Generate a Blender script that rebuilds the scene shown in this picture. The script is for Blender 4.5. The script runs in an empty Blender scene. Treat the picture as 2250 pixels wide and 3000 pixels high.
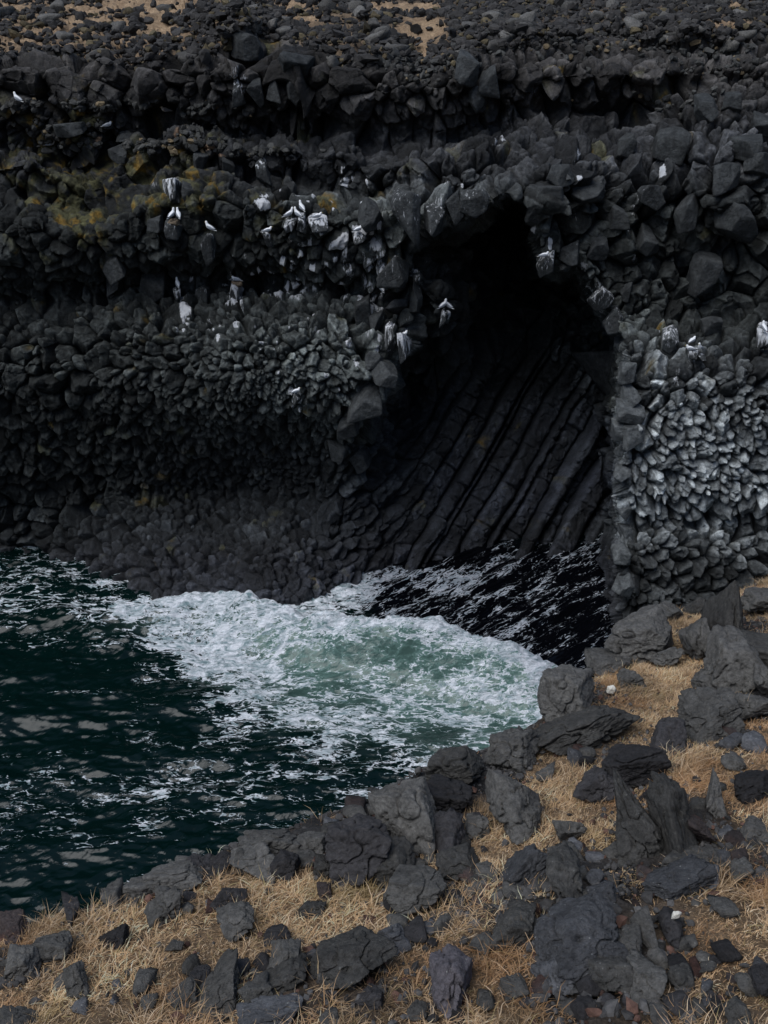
import bpy, bmesh, math, random
import numpy as np
from mathutils import Vector, Matrix

SC = bpy.context.scene
COL = SC.collection
RNG = np.random.default_rng(7)
random.seed(7)
f32 = np.float32

# ------------------------------------------------------------------ camera
FPX, CX, CY, HC = 3000.0, 1125.0, 1500.0, 25.0
PITCH = math.radians(30)
CP, SP = math.cos(PITCH), math.sin(PITCH)
CAM = np.array([0.0, 0.0, HC])

def ray(px, py):
    a = (np.asarray(px, float) - CX) / FPX
    b = (CY - np.asarray(py, float)) / FPX
    return np.stack([a, CP + b * SP, -SP + b * CP], -1)

cam_d = bpy.data.cameras.new('camera')
cam = bpy.data.objects.new('camera', cam_d)
COL.objects.link(cam)
cam.location = CAM
cam.rotation_euler = (math.pi / 2 - PITCH, 0, 0)
cam_d.sensor_fit = 'VERTICAL'; cam_d.sensor_height = 24; cam_d.lens = 24.0
cam_d.clip_start = 0.1; cam_d.clip_end = 2000
SC.camera = cam

# ------------------------------------------------------------------ helpers
NT = RNG.random((64, 64, 64)).astype(f32)
def vnoise(p):
    p = np.asarray(p, dtype=np.float64)
    i = np.floor(p).astype(np.int64)
    fr = (p - i).astype(f32)
    fr = fr * fr * (3 - 2 * fr)
    i &= 63
    j = (i + 1) & 63
    x0, y0, z0 = i[..., 0], i[..., 1], i[..., 2]
    x1, y1, z1 = j[..., 0], j[..., 1], j[..., 2]
    fx, fy, fz = fr[..., 0], fr[..., 1], fr[..., 2]
    a = NT[x0, y0, z0] * (1 - fx) + NT[x1, y0, z0] * fx
    b = NT[x0, y1, z0] * (1 - fx) + NT[x1, y1, z0] * fx
    c = NT[x0, y0, z1] * (1 - fx) + NT[x1, y0, z1] * fx
    d = NT[x0, y1, z1] * (1 - fx) + NT[x1, y1, z1] * fx
    return ((a * (1 - fy) + b * fy) * (1 - fz) + (c * (1 - fy) + d * fy) * fz) * 2 - 1

def fbm(p, octaves=4, gain=0.5, lac=2.03):
    p = np.asarray(p, float); s = 0; a = 1.0; t = 0
    for k in range(octaves):
        s = s + a * vnoise(p + 17.3 * k); t += a; a *= gain; p = p * lac
    return s / t

def sstep(a, b, x):
    t = np.clip((x - a) / (b - a), 0, 1)
    return t * t * (3 - 2 * t)

def shepard(X, Y, pts, sx=1.0, sy=1.0, power=3.0):
    pts = np.array(pts, float)
    W = 0; V = [0] * (pts.shape[1] - 2)
    for row in pts:
        d2 = ((X - row[0]) / sx) ** 2 + ((Y - row[1]) / sy) ** 2
        w = 1.0 / (d2 + 200.0) ** (power / 2)
        W = W + w
        for k in range(len(V)):
            V[k] = V[k] + w * row[2 + k]
    return [v / W for v in V]

def mesh_from(name, verts, faces, mat=None, smooth=True, attrs=None, parent=None):
    verts = np.ascontiguousarray(verts, dtype=f32)
    faces = np.ascontiguousarray(faces, dtype=np.int32)
    me = bpy.data.meshes.new(name)
    nv, nf, k = len(verts), len(faces), faces.shape[1]
    me.vertices.add(nv); me.vertices.foreach_set('co', verts.ravel())
    me.loops.add(nf * k); me.loops.foreach_set('vertex_index', faces.ravel())
    me.polygons.add(nf)
    me.polygons.foreach_set('loop_start', np.arange(0, nf * k, k, dtype=np.int32))
    me.polygons.foreach_set('use_smooth', np.full(nf, smooth, dtype=bool))
    me.update(calc_edges=True)
    if attrs:
        for an, av in attrs.items():
            av = np.asarray(av, dtype=f32)
            if av.ndim == 1:
                at = me.attributes.new(an, 'FLOAT', 'POINT'); at.data.foreach_set('value', av)
            elif av.shape[1] == 4:
                at = me.attributes.new(an, 'FLOAT_COLOR', 'POINT'); at.data.foreach_set('color', av.ravel())
            else:
                at = me.attributes.new(an, 'FLOAT_VECTOR', 'POINT'); at.data.foreach_set('vector', av.ravel())
    o = bpy.data.objects.new(name, me)
    COL.objects.link(o)
    if mat: me.materials.append(mat)
    if parent: o.parent = parent
    return o

def tag(o, label=None, cat=None, group=None, kind=None):
    if label: o['label'] = label
    if cat: o['category'] = cat
    if group: o['group'] = group
    if kind: o['kind'] = kind
    return o

def grid_faces(ny, nx):
    i = np.arange(ny * nx).reshape(ny, nx)
    return np.stack([i[:-1, :-1], i[1:, :-1], i[1:, 1:], i[:-1, 1:]], -1)

def compact(V, F, attrs):
    used = np.unique(F)
    rem = np.full(len(V), -1, np.int64); rem[used] = np.arange(len(used))
    return V[used], rem[F], {k: v[used] for k, v in attrs.items()}

# ------------------------------------------------------------------ materials
class NB:
    def __init__(s, name):
        s.m = bpy.data.materials.new(name); s.m.use_nodes = True
        s.t = s.m.node_tree; s.t.nodes.clear()
        s.out = s.n('ShaderNodeOutputMaterial')
    def n(s, t, **kw):
        nd = s.t.nodes.new(t)
        for k, v in kw.items(): setattr(nd, k, v)
        return nd
    def l(s, a, b): s.t.links.new(a, b)
    def sv(s, inp, v):
        if isinstance(v, bpy.types.NodeSocket): s.l(v, inp)
        else: inp.default_value = v
    def math(s, op, a, b=0.0, c=None, clamp=False):
        nd = s.n('ShaderNodeMath', operation=op, use_clamp=clamp)
        s.sv(nd.inputs[0], a); s.sv(nd.inputs[1], b)
        if c is not None: s.sv(nd.inputs[2], c)
        return nd.outputs[0]
    def noise(s, vec, scale, detail=4, rough=0.55, dist=0.0):
        nd = s.n('ShaderNodeTexNoise')
        if vec is not None: s.l(vec, nd.inputs['Vector'])
        nd.inputs['Scale'].default_value = scale; nd.inputs['Detail'].default_value = detail
        nd.inputs['Roughness'].default_value = rough; nd.inputs['Distortion'].default_value = dist
        return nd.outputs['Fac']
    def voro(s, vec, scale, feature='F1', out='Distance', rnd=1.0):
        nd = s.n('ShaderNodeTexVoronoi', feature=feature)
        if vec is not None: s.l(vec, nd.inputs['Vector'])
        nd.inputs['Scale'].default_value = scale
        nd.inputs['Randomness'].default_value = rnd
        return nd.outputs[out]
    def rng(s, v, a, b, c=0.0, d=1.0, smooth=False):
        nd = s.n('ShaderNodeMapRange')
        nd.interpolation_type = 'SMOOTHSTEP' if smooth else 'LINEAR'
        s.sv(nd.inputs['Value'], v)
        for k, x in zip(('From Min', 'From Max', 'To Min', 'To Max'), (a, b, c, d)): s.sv(nd.inputs[k], x)
        return nd.outputs['Result']
    def mix(s, f, a, b, mode='MIX'):
        nd = s.n('ShaderNodeMix', data_type='RGBA', blend_type=mode)
        s.sv(nd.inputs[0], f)
        for i, v in ((6, a), (7, b)):
            if isinstance(v, tuple) and len(v) == 3: v = v + (1,)
            s.sv(nd.inputs[i], v)
        return nd.outputs[2]
    def attr(s, name, out='Fac'):
        nd = s.n('ShaderNodeAttribute', attribute_name=name)
        return nd.outputs[out]
    def bump(s, h, strength, dist, normal=None):
        nd = s.n('ShaderNodeBump')
        nd.inputs['Strength'].default_value = strength; nd.inputs['Distance'].default_value = dist
        s.l(h, nd.inputs['Height'])
        if normal is not None: s.l(normal, nd.inputs['Normal'])
        return nd.outputs['Normal']
    def principled(s, color, rough=0.8, normal=None, spec=0.3):
        nd = s.n('ShaderNodeBsdfPrincipled')
        s.sv(nd.inputs['Base Color'], color if not (isinstance(color, tuple) and len(color) == 3) else color + (1,))
        s.sv(nd.inputs['Roughness'], rough)
        s.sv(nd.inputs['Specular IOR Level'], spec)
        if normal is not None: s.l(normal, nd.inputs['Normal'])
        return nd
    def finish(s, sh):
        s.l(sh, s.out.inputs['Surface']); return s.m
    def objvec(s):
        tc = s.n('ShaderNodeTexCoord'); oi = s.n('ShaderNodeObjectInfo')
        v = s.n('ShaderNodeVectorMath', operation='ADD')
        m = s.math('MULTIPLY', oi.outputs['Random'], 91.0)
        s.l(tc.outputs['Object'], v.inputs[0]); s.l(m, v.inputs[1])
        return v.outputs[0]

def mat_cliff():
    b = NB('cliff_basalt')
    g = b.n('ShaderNodeNewGeometry').outputs['Position']
    col = b.attr('Col', 'Color')
    n1 = b.noise(g, 2.2, 6, 0.65); n2 = b.noise(g, 7, 7, 0.8)
    col = b.mix(1.0, col, b.rng(n1, 0.3, 0.7, 0.5, 1.5), 'MULTIPLY')
    col = b.mix(1.0, col, b.rng(n2, 0.3, 0.7, 0.35, 1.65), 'MULTIPLY')
    nd = b.n('ShaderNodeMix', data_type='RGBA')  # guano
    gu = b.attr('guano')
    st = b.n('ShaderNodeMapping'); b.l(g, st.inputs['Vector']); st.inputs['Scale'].default_value = (9, 5, 1.6)
    sn = b.noise(st.outputs[0], 1.4, 4, 0.7)
    gm = b.rng(b.math('ADD', gu, b.math('MULTIPLY', b.math('SUBTRACT', sn, 0.5), 2.0)), 0.48, 0.72, 0, 1)
    gm = b.math('MULTIPLY', gm, b.rng(gu, 0.02, 0.15, 0, 1), clamp=True)
    col = b.mix(gm, col, (0.62, 0.63, 0.65))
    vor = b.voro(g, 4.5, 'DISTANCE_TO_EDGE')
    cr = b.rng(vor, 0.0, 0.05, 0, 1)
    nn = b.bump(cr, 0.35, 0.04)
    nn = b.bump(b.noise(g, 8, 8, 0.72), 1.0, 0.12, nn)
    wet = b.attr('wet')
    p = b.principled(col, b.rng(wet, 0, 1, 0.78, 0.42), nn, b.rng(wet, 0, 1, 0.25, 0.5))
    return b.finish(p.outputs[0])

def mat_boulder(name, base, spots=0.0, red=0.0):
    b = NB(name)
    v = b.objvec()
    oi = b.n('ShaderNodeObjectInfo').outputs['Random']
    n1 = b.noise(v, 3.0, 6, 0.65); n2 = b.noise(v, 16, 8, 0.8)
    col = b.mix(b.rng(n1, 0.35, 0.7), base, tuple(min(1, c * 1.7) for c in base))
    if red: col = b.mix(b.rng(b.noise(v, 2.5, 3), 0.45, 0.6), col, (0.085, 0.045, 0.036))
    col = b.mix(1.0, col, b.rng(n2, 0.3, 0.7, 0.4, 1.6), 'MULTIPLY')
    col = b.mix(1.0, col, b.rng(oi, 0, 1, 0.62, 1.5), 'MULTIPLY')
    pit = b.voro(v, 26)
    pm = b.rng(pit, 0.12, 0.3, 0, 1)
    if spots:
        sp = b.voro(v, 17)
        rn = b.noise(v, 6, 2)
        sm = b.math('MULTIPLY', b.rng(sp, 0.10, 0.16, 1, 0), b.rng(rn, 0.5, 0.58, 0, spots))
        col = b.mix(sm, col, (0.36, 0.36, 0.34))
    nn = b.bump(pm, 0.35, 0.02)
    cr = b.rng(b.voro(v, 3.4, 'DISTANCE_TO_EDGE'), 0.0, 0.03, 0, 1)
    nn = b.bump(cr, 0.3, 0.04, nn)
    nn = b.bump(b.noise(v, 10, 9, 0.75), 1.0, 0.09, nn)
    return b.finish(b.principled(col, 0.85, nn, 0.2).outputs[0])

def mat_block():
    b = NB('basalt_block')
    tc = b.n('ShaderNodeTexCoord').outputs['Object']
    v = b.objvec()
    base = b.mix(b.rng(b.noise(v, 2.5, 5), 0.35, 0.65), (0.026, 0.028, 0.029), (0.056, 0.060, 0.061))
    base = b.mix(1.0, base, b.rng(b.noise(v, 7, 7, 0.8), 0.3, 0.7, 0.35, 1.65), 'MULTIPLY')
    lv = b.n('ShaderNodeVectorMath', operation='SCALE'); b.l(base, lv.inputs[0]); b.l(b.attr('lum'), lv.inputs['Scale']); base = lv.outputs[0]
    # whitewash running down from the top edge
    s = b.n('ShaderNodeSeparateXYZ'); b.l(tc, s.inputs[0])
    mp = b.n('ShaderNodeMapping'); b.l(v, mp.inputs['Vector']); mp.inputs['Scale'].default_value = (6, 4, 1.0)
    st = b.noise(mp.outputs[0], 1.6, 4, 0.65)
    gu = b.attr('guano')
    k = b.math('ADD', gu, b.math('MULTIPLY', b.math('SUBTRACT', st, 0.5), 2.2))
    gm = b.math('MULTIPLY', b.rng(k, 0.5, 0.75, 0, 1), b.rng(gu, 0.02, 0.1, 0, 1))
    col = b.mix(gm, base, (0.62, 0.63, 0.65))
    nn = b.bump(b.rng(b.voro(v, 4.5, 'DISTANCE_TO_EDGE'), 0, .05, 0, 1), .4, .05)
    nn = b.bump(b.noise(v, 8, 8, 0.7), 1.0, 0.10, nn)
    return b.finish(b.principled(col, 0.8, nn, 0.25).outputs[0])

def mat_water():
    b = NB('sea_water')
    g = b.n('ShaderNodeNewGeometry').outputs['Position']
    dens = b.attr('foam'); aer = b.math('MULTIPLY', b.math('SUBTRACT', b.attr('aer'), 0.16, clamp=True), 1.15); cave = b.attr('cave')
    m1 = b.n('ShaderNodeMapping'); b.l(g, m1.inputs['Vector'])
    m1.inputs['Rotation'].default_value = (0, 0, 0.12); m1.inputs['Scale'].default_value = (0.55, 1.35, 1)
    m2 = b.n('ShaderNodeMapping'); b.l(g, m2.inputs['Vector'])
    m2.vector_type = 'TEXTURE'
    m2.inputs['Rotation'].default_value = (0, 0, math.radians(41)); m2.inputs['Scale'].default_value = (2.1, .62, 1)
    vm = b.n('ShaderNodeMix', data_type='VECTOR')
    def pattern(vec, sc):
        a = b.noise(vec, sc, 3, 0.6, 1.2)
        r = b.math('SUBTRACT', 1.0, b.math('ABSOLUTE', b.math('MULTIPLY', b.math('SUBTRACT', a, 0.5), 5.0)))
        c = b.noise(vec, sc * 3.7, 4, 0.65, 0.8)
        r2 = b.math('SUBTRACT', 1.0, b.math('ABSOLUTE', b.math('MULTIPLY', b.math('SUBTRACT', c, 0.5), 5.0)))
        big = b.noise(vec, sc * 0.45, 3, 0.6)
        nc = b.n('ShaderNodeTexNoise'); b.l(vec, nc.inputs['Vector']); nc.inputs['Scale'].default_value = sc * 1.3; nc.inputs['Detail'].default_value = 3
        dv = b.n('ShaderNodeVectorMath', operation='MULTIPLY_ADD'); b.l(nc.outputs['Color'], dv.inputs[0]); dv.inputs[1].default_value = (.9, .9, 0); b.l(vec, dv.inputs[2])
        l1 = b.rng(b.voro(dv.outputs[0], sc * 1.0, 'DISTANCE_TO_EDGE'), 0.0, 0.22, 1, 0)
        l2 = b.rng(b.voro(dv.outputs[0], sc * 2.6, 'DISTANCE_TO_EDGE'), 0.0, 0.26, 1, 0)
        t = b.math('ADD', b.math('MULTIPLY', r, 0.20), b.math('MULTIPLY', r2, 0.22))
        t = b.math('ADD', t, b.math('ADD', b.math('MULTIPLY', l1, 0.36), b.math('MULTIPLY', l2, 0.34)))
        return b.math('MULTIPLY_ADD', b.math('ADD', t, b.math('MULTIPLY', b.math('SUBTRACT', big, 0.5), 1.6)), 1.35, -0.12)
    pa = pattern(m1.outputs[0], 2.2); pb = pattern(m2.outputs[0], 2.3)
    pt = b.math('ADD', b.math('MULTIPLY', pa, b.math('SUBTRACT', 1.0, cave)), b.math('MULTIPLY', pb, cave))
    dens = b.math('MULTIPLY', dens, b.math('MULTIPLY_ADD', cave, -0.12, 1.0))
    lvl = b.math('ADD', pt, b.math('SUBTRACT', b.math('MULTIPLY', dens, 1.6), 1.56))
    fm = b.rng(lvl, 0.0, 0.16, 0, 1)
    fm = b.math('MULTIPLY', fm, b.rng(dens, 0.0, 0.06, 0, 1), clamp=True)
    haze = b.rng(lvl, -0.7, 0.3, 0, 1, True)
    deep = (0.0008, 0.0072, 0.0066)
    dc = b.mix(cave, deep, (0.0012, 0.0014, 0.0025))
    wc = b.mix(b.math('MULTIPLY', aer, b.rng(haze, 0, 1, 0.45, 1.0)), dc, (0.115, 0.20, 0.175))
    nn = b.bump(b.noise(g, 3.2, 2, 0.5, 0.3), 0.10, 0.06)
    nn = b.bump(b.noise(m2.outputs[0], 3.5, 4, 0.6), 0.6, 0.06, nn)
    w = b.principled(wc, 0.04, nn, 0.5); w.inputs['IOR'].default_value = 1.333
    fb = b.bump(b.noise(m1.outputs[0], 7, 6, 0.7, 1.0), 0.9, 0.18)
    fq = b.noise(m1.outputs[0], 2.6, 7, 0.72, 1.5)
    fc = b.mix(b.rng(fq, 0.38, 0.58), (0.20, 0.29, 0.31), (0.84, 0.87, 0.92))
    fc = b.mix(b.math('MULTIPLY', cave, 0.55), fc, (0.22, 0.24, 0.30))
    fo = b.principled(fc, 0.7, fb, 0.2)
    mx = b.n('ShaderNodeMixShader'); b.l(fm, mx.inputs[0]); b.l(w.outputs[0], mx.inputs[1]); b.l(fo.outputs[0], mx.inputs[2])
    return b.finish(mx.outputs[0])

def mat_ground():
    b = NB('slope_ground')
    g = b.n('ShaderNodeNewGeometry').outputs['Position']
    rk = b.attr('rocky')
    n1 = b.noise(g, 3, 5, 0.6); n2 = b.noise(g, 30, 5, 0.7)
    soil = b.mix(b.rng(n1, 0.35, 0.65), (0.12, 0.082, 0.052), (0.28, 0.19, 0.115))
    rock = b.mix(b.rng(n1, 0.35, 0.65), (0.030, 0.029, 0.029), (0.065, 0.062, 0.061))
    col = b.mix(rk, soil, rock)
    col = b.mix(1.0, col, b.rng(n2, 0.3, 0.7, 0.5, 1.5), 'MULTIPLY')
    nn = b.bump(b.noise(g, 18, 8, 0.75), 1.0, 0.08)
    nn = b.bump(b.rng(b.voro(g, 22), 0, 0.5, 1, 0), 0.5, 0.03, nn)
    return b.finish(b.principled(col, 0.92, nn, 0.15).outputs[0])

def mat_plateau():
    b = NB('dry_turf')
    g = b.n('ShaderNodeNewGeometry').outputs['Position']
    n1 = b.noise(g, 1.3, 5, 0.6); n2 = b.noise(g, 9, 5, 0.7)
    tan = b.mix(b.rng(n1, 0.3, 0.7), (0.22, 0.15, 0.095), (0.42, 0.30, 0.19))
    col = b.mix(b.attr('rocky'), tan, (0.045, 0.04, 0.035))
    col = b.mix(1.0, col, b.rng(n2, 0.3, 0.7, 0.6, 1.4), 'MULTIPLY')
    nn = b.bump(b.noise(g, 8, 8, 0.75), 1.0, 0.12)
    return b.finish(b.principled(col, 0.95, nn, 0.1).outputs[0])

def mat_attr(name, rough=0.9, bump=0.0, trans=0.0):
    b = NB(name)
    col = b.attr('Col', 'Color')
    nn = None
    if bump:
        g = b.n('ShaderNodeNewGeometry').outputs['Position']
        nn = b.bump(b.noise(g, 14, 6, 0.7), bump, 0.05)
        col = b.mix(1.0, col, b.rng(b.noise(g, 11, 5, 0.7), 0.3, 0.7, 0.6, 1.4), 'MULTIPLY')
    p = b.principled(col, rough, nn, 0.15)
    if trans:
        tr = b.n('ShaderNodeBsdfTranslucent'); b.l(col, tr.inputs['Color'])
        mx = b.n('ShaderNodeMixShader'); mx.inputs[0].default_value = trans
        b.l(p.outputs[0], mx.inputs[1]); b.l(tr.outputs[0], mx.inputs[2])
        return b.finish(mx.outputs[0])
    return b.finish(p.outputs[0])

def mat_plain(name, col, rough=0.8, var=0.25, scale=20, bump=0.3):
    b = NB(name); v = b.objvec()
    c = b.mix(1.0, col, b.rng(b.noise(v, scale, 4), 0.3, 0.7, 1 - var, 1 + var), 'MULTIPLY')
    nn = b.bump(b.noise(v, scale * 1.7, 4), bump, 0.01)
    return b.finish(b.principled(c, rough, nn, 0.25).outputs[0])

M_CLIFF, M_WATER, M_GROUND, M_PLAT, M_BLOCK = mat_cliff(), mat_water(), mat_ground(), mat_plateau(), mat_block()
M_ROCK = mat_boulder('dark_lava', (0.076, 0.073, 0.068), 0.35)
M_ROCKP = mat_boulder('grey_lava', (0.082, 0.083, 0.088), 0.8)
M_ROCKD = mat_boulder('black_lava', (0.036, 0.034, 0.035))
M_ROCKR = mat_boulder('rusty_lava', (0.048, 0.038, 0.036), 0, .7)
M_GRASS = mat_attr('dry_grass_blades', 0.7, 0, 0.25)
M_GRAV = mat_attr('gravel_stone', 0.9, 0.6)

# ------------------------------------------------------------------ opposite cliff: base relief
pxs = np.concatenate([np.arange(-1100, -24, 12), np.arange(-24, 2274, 2.3), np.arange(2276, 3300, 12)])
pys = np.concatenate([np.arange(-190, -12, 5), np.arange(-12, 1862, 2.2), np.arange(1864, 2060, 14)])
NX, NY = len(pxs), len(pys)
PX, PY = np.meshgrid(pxs, pys)

rows = [(-190, 150), (-120, 88), (-40, 63), (0, 57), (60, 49.5), (120, 45), (160, 42.6), (200, 41.4), (260, 41.2), (340, 41.3), (410, 41.8), (440, 40.8),
        (465, 40.1), (540, 40.1), (570, 39.4), (610, 38.6), (640, 38.3), (760, 38.6), (850, 39.3), (900, 38.75), (1000, 37.7), (1100, 37.2),
        (1200, 37.4), (1300, 38.2), (1450, 38.9), (1550, 38.3), (1650, 37.3), (1740, 36.2), (1800, 35.6), (2060, 31)]
rowsR = [(-190, 150), (-120, 88), (-40, 63), (0, 57), (60, 50), (120, 46.2), (200, 43.8), (260, 43.2), (350, 43.2), (430, 42.4), (520, 41.2), (600, 40.2), (700, 39.2),
         (820, 38.6), (900, 38.2), (1000, 36.6), (1100, 35.5), (1250, 34.8), (1450, 34.4), (1540, 34.9), (1600, 34.2), (1750, 33.6), (1850, 33.2), (2060, 30.5)]
warp = fbm(np.stack([PX / 260, PY / 420, 0 * PX], -1), 3) * 140 * sstep(170, 330, PY) * (1 - sstep(800, 1050, PY)) + 120 * sstep(1250, 2250, PX) * sstep(150, 260, PY) * (1 - sstep(560, 760, PY)) + 14 * fbm(np.stack([PX / 60, PY / 90, 0 * PX + 5], -1), 2) * sstep(170, 260, PY)
PYw = PY + warp
YL = np.interp(PYw.ravel(), *zip(*rows)).reshape(PX.shape); YR = np.interp(PYw.ravel(), *zip(*rowsR)).reshape(PX.shape)
wR = sstep(1250, 1900, PX)
Yb = YL * (1 - wR) + YR * wR
# left third is flatter and stands a little back; centre belly bulges out
Yb += 0.9 * np.exp(-((PX - 150) / 260) ** 2) * sstep(700, 1000, PY) * (1 - sstep(1450, 1600, PY))
Yb -= 0.8 * np.exp(-((PX - 800) / 330) ** 2 - ((PY - 1100) / 170) ** 2)
Yb += 1.7 * np.exp(-((PX - 680) / 330) ** 2 - ((PY - 1420) / 150) ** 2)
Yb += 1.1 * np.exp(-((PX - 520) / 420) ** 2 - ((PY - 825) / 45) ** 2)
Yb += 0.4 * np.exp(-((PX - 1500) / 900) ** 2 - ((PY - 370) / 45) ** 2)
# plan of the foot: set back at the far left, a rounded belly by the wave, receding to the cave
Yb += sstep(1380, 1620, PY) * (1.7 * (1 - sstep(60, 480, PX)) - .8 * np.exp(-((PX - 770) / 190) ** 2) + 1.0 * sstep(930, 1120, PX) * (1 - sstep(1300, 1700, PX)))
# the front of the arch stands out
Yb -= 0.9 * np.exp(-((PX - 1400) / 260) ** 2 - ((PY - 560) / 100) ** 2)
Yb += 0.9 * np.exp(-((PX - 1700) / 260) ** 2 - ((PY - 330) / 70) ** 2)
# sea gap in the plateau rim (grassy notch)
Yb -= 4.5 * np.exp(-((PX - 690) / 115) ** 2 - ((PY - 70) / 50) ** 2) + 3.5 * np.exp(-((PX - 1500) / 170) ** 2 - ((PY - 60) / 60) ** 2) + 3 * np.exp(-((PX - 2000) / 200) ** 2 - ((PY - 70) / 50) ** 2)
Yb += 1.6 * np.exp(-((PX - 1235) / 60) ** 2) * (1 - sstep(150, 260, PY))

def poly_sd(poly, X, Y):
    poly = np.array(poly, float)
    d = np.full(X.shape, 1e9); inside = np.zeros(X.shape, bool)
    for (x0, y0), (x1, y1) in zip(poly, np.roll(poly, -1, 0)):
        ex, ey = x1 - x0, y1 - y0
        t = np.clip(((X - x0) * ex + (Y - y0) * ey) / (ex * ex + ey * ey), 0, 1)
        d = np.minimum(d, np.hypot(X - x0 - t * ex, Y - y0 - t * ey))
        c = ((y0 > Y) != (y1 > Y)) & (X < (x1 - x0) * (Y - y0) / (y1 - y0 + 1e-9) + x0)
        inside ^= c
    return np.where(inside, d, -d)

wob = 26 * fbm(np.stack([PX / 70, PY / 60, 0 * PX], -1), 3)
cave_poly = [(1235, 745), (1262, 705), (1330, 698), (1395, 668), (1440, 630), (1490, 585), (1535, 605), (1550, 700), (1562, 800), (1640, 812), (1690, 800), (1730, 870),
             (1800, 960), (1812, 1060), (1800, 1200), (1806, 1400), (1812, 1560), (1790, 1640), (1800, 1900), (1160, 1900), (1120, 1700), (1150, 1560), (1080, 1420), (1065, 1310), (1110, 1200),
             (1165, 1090), (1215, 980), (1228, 860)]
sd = poly_sd(cave_poly, PX + wob, PY + wob * 0.7)
wleft = 44 + 175 * sstep(1150, 1420, PY) * (1 - sstep(1250, 1420, PX))
cv = sstep(-0.45 * wleft, 0.9 * wleft, sd)
crow = [(560, 43), (640, 44.5), (760, 48), (900, 51), (1040, 49.0), (1150, 45.0), (1300, 42.3), (1450, 41.2), (1585, 40.35), (1620, 39.9), (1750, 38.0), (2060, 34)]
_r = ray(PX, PY); _k = -_r[..., 2] / _r[..., 1]      # the back wall is one leaning plane, the vault above it runs deeper
YC = (40.2 + .62 * 25) / (1 + .62 * _k)
YC = np.where(PY < 900, YC + (900 - PY) * .016, YC)
YC = np.where(PY > 1600, np.interp(PY.ravel(), [1600, 1750, 2060], [40.1, 38.0, 34]).reshape(PX.shape), YC)
# inner left bulge of the cave (dark rounded blocks)
YC -= 8.6 * np.exp(-((PX - 1290) / 120) ** 2 - ((PY - 830) / 200) ** 2)
YC += .8 * sstep(1500, 1800, PX) * sstep(1000, 1200, PY) * (1 - sstep(1500, 1600, PY)) - 0.7 * (1 - sstep(1200, 1450, PX)) * sstep(1150, 1300, PY)
Ybase = Yb * (1 - cv) + YC * cv

def to_world(Yd):
    R = ray(PX, PY)
    return CAM + R * (Yd / R[..., 1])[..., None]
P0 = to_world(Ybase)
lf = fbm(P0 / 3.3, 3)
amp_low = 0.55 * (1 - 0.85 * cv * sstep(1000, 1150, PY))
Ybase = Ybase + lf * amp_low * (1 + 1.5 * (1 - sstep(60, 200, PY)))
P0 = to_world(Ybase)

def blur(A, n):
    for ax in (0, 1):
        for _ in range(2):
            pad = [(0, 0)] * A.ndim; pad[ax] = (n + 1, n)
            c = np.cumsum(np.pad(A, pad, 'edge'), axis=ax)
            if ax == 0: A = (c[2 * n + 1:] - c[:-2 * n - 1]) / (2 * n + 1)
            else: A = (c[:, 2 * n + 1:] - c[:, :-2 * n - 1]) / (2 * n + 1)
    return A
def normals(P):
    dx = np.gradient(P, axis=1); dy = np.gradient(P, axis=0)
    n = np.cross(dy, dx)
    return n / (np.linalg.norm(n, axis=-1, keepdims=True) + 1e-9)
N0 = normals(P0)
N0 *= np.sign(-(N0 * ray(PX, PY)).sum(-1))[..., None]
N0 = blur(N0, 7); N0 /= np.linalg.norm(N0, axis=-1, keepdims=True)

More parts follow.
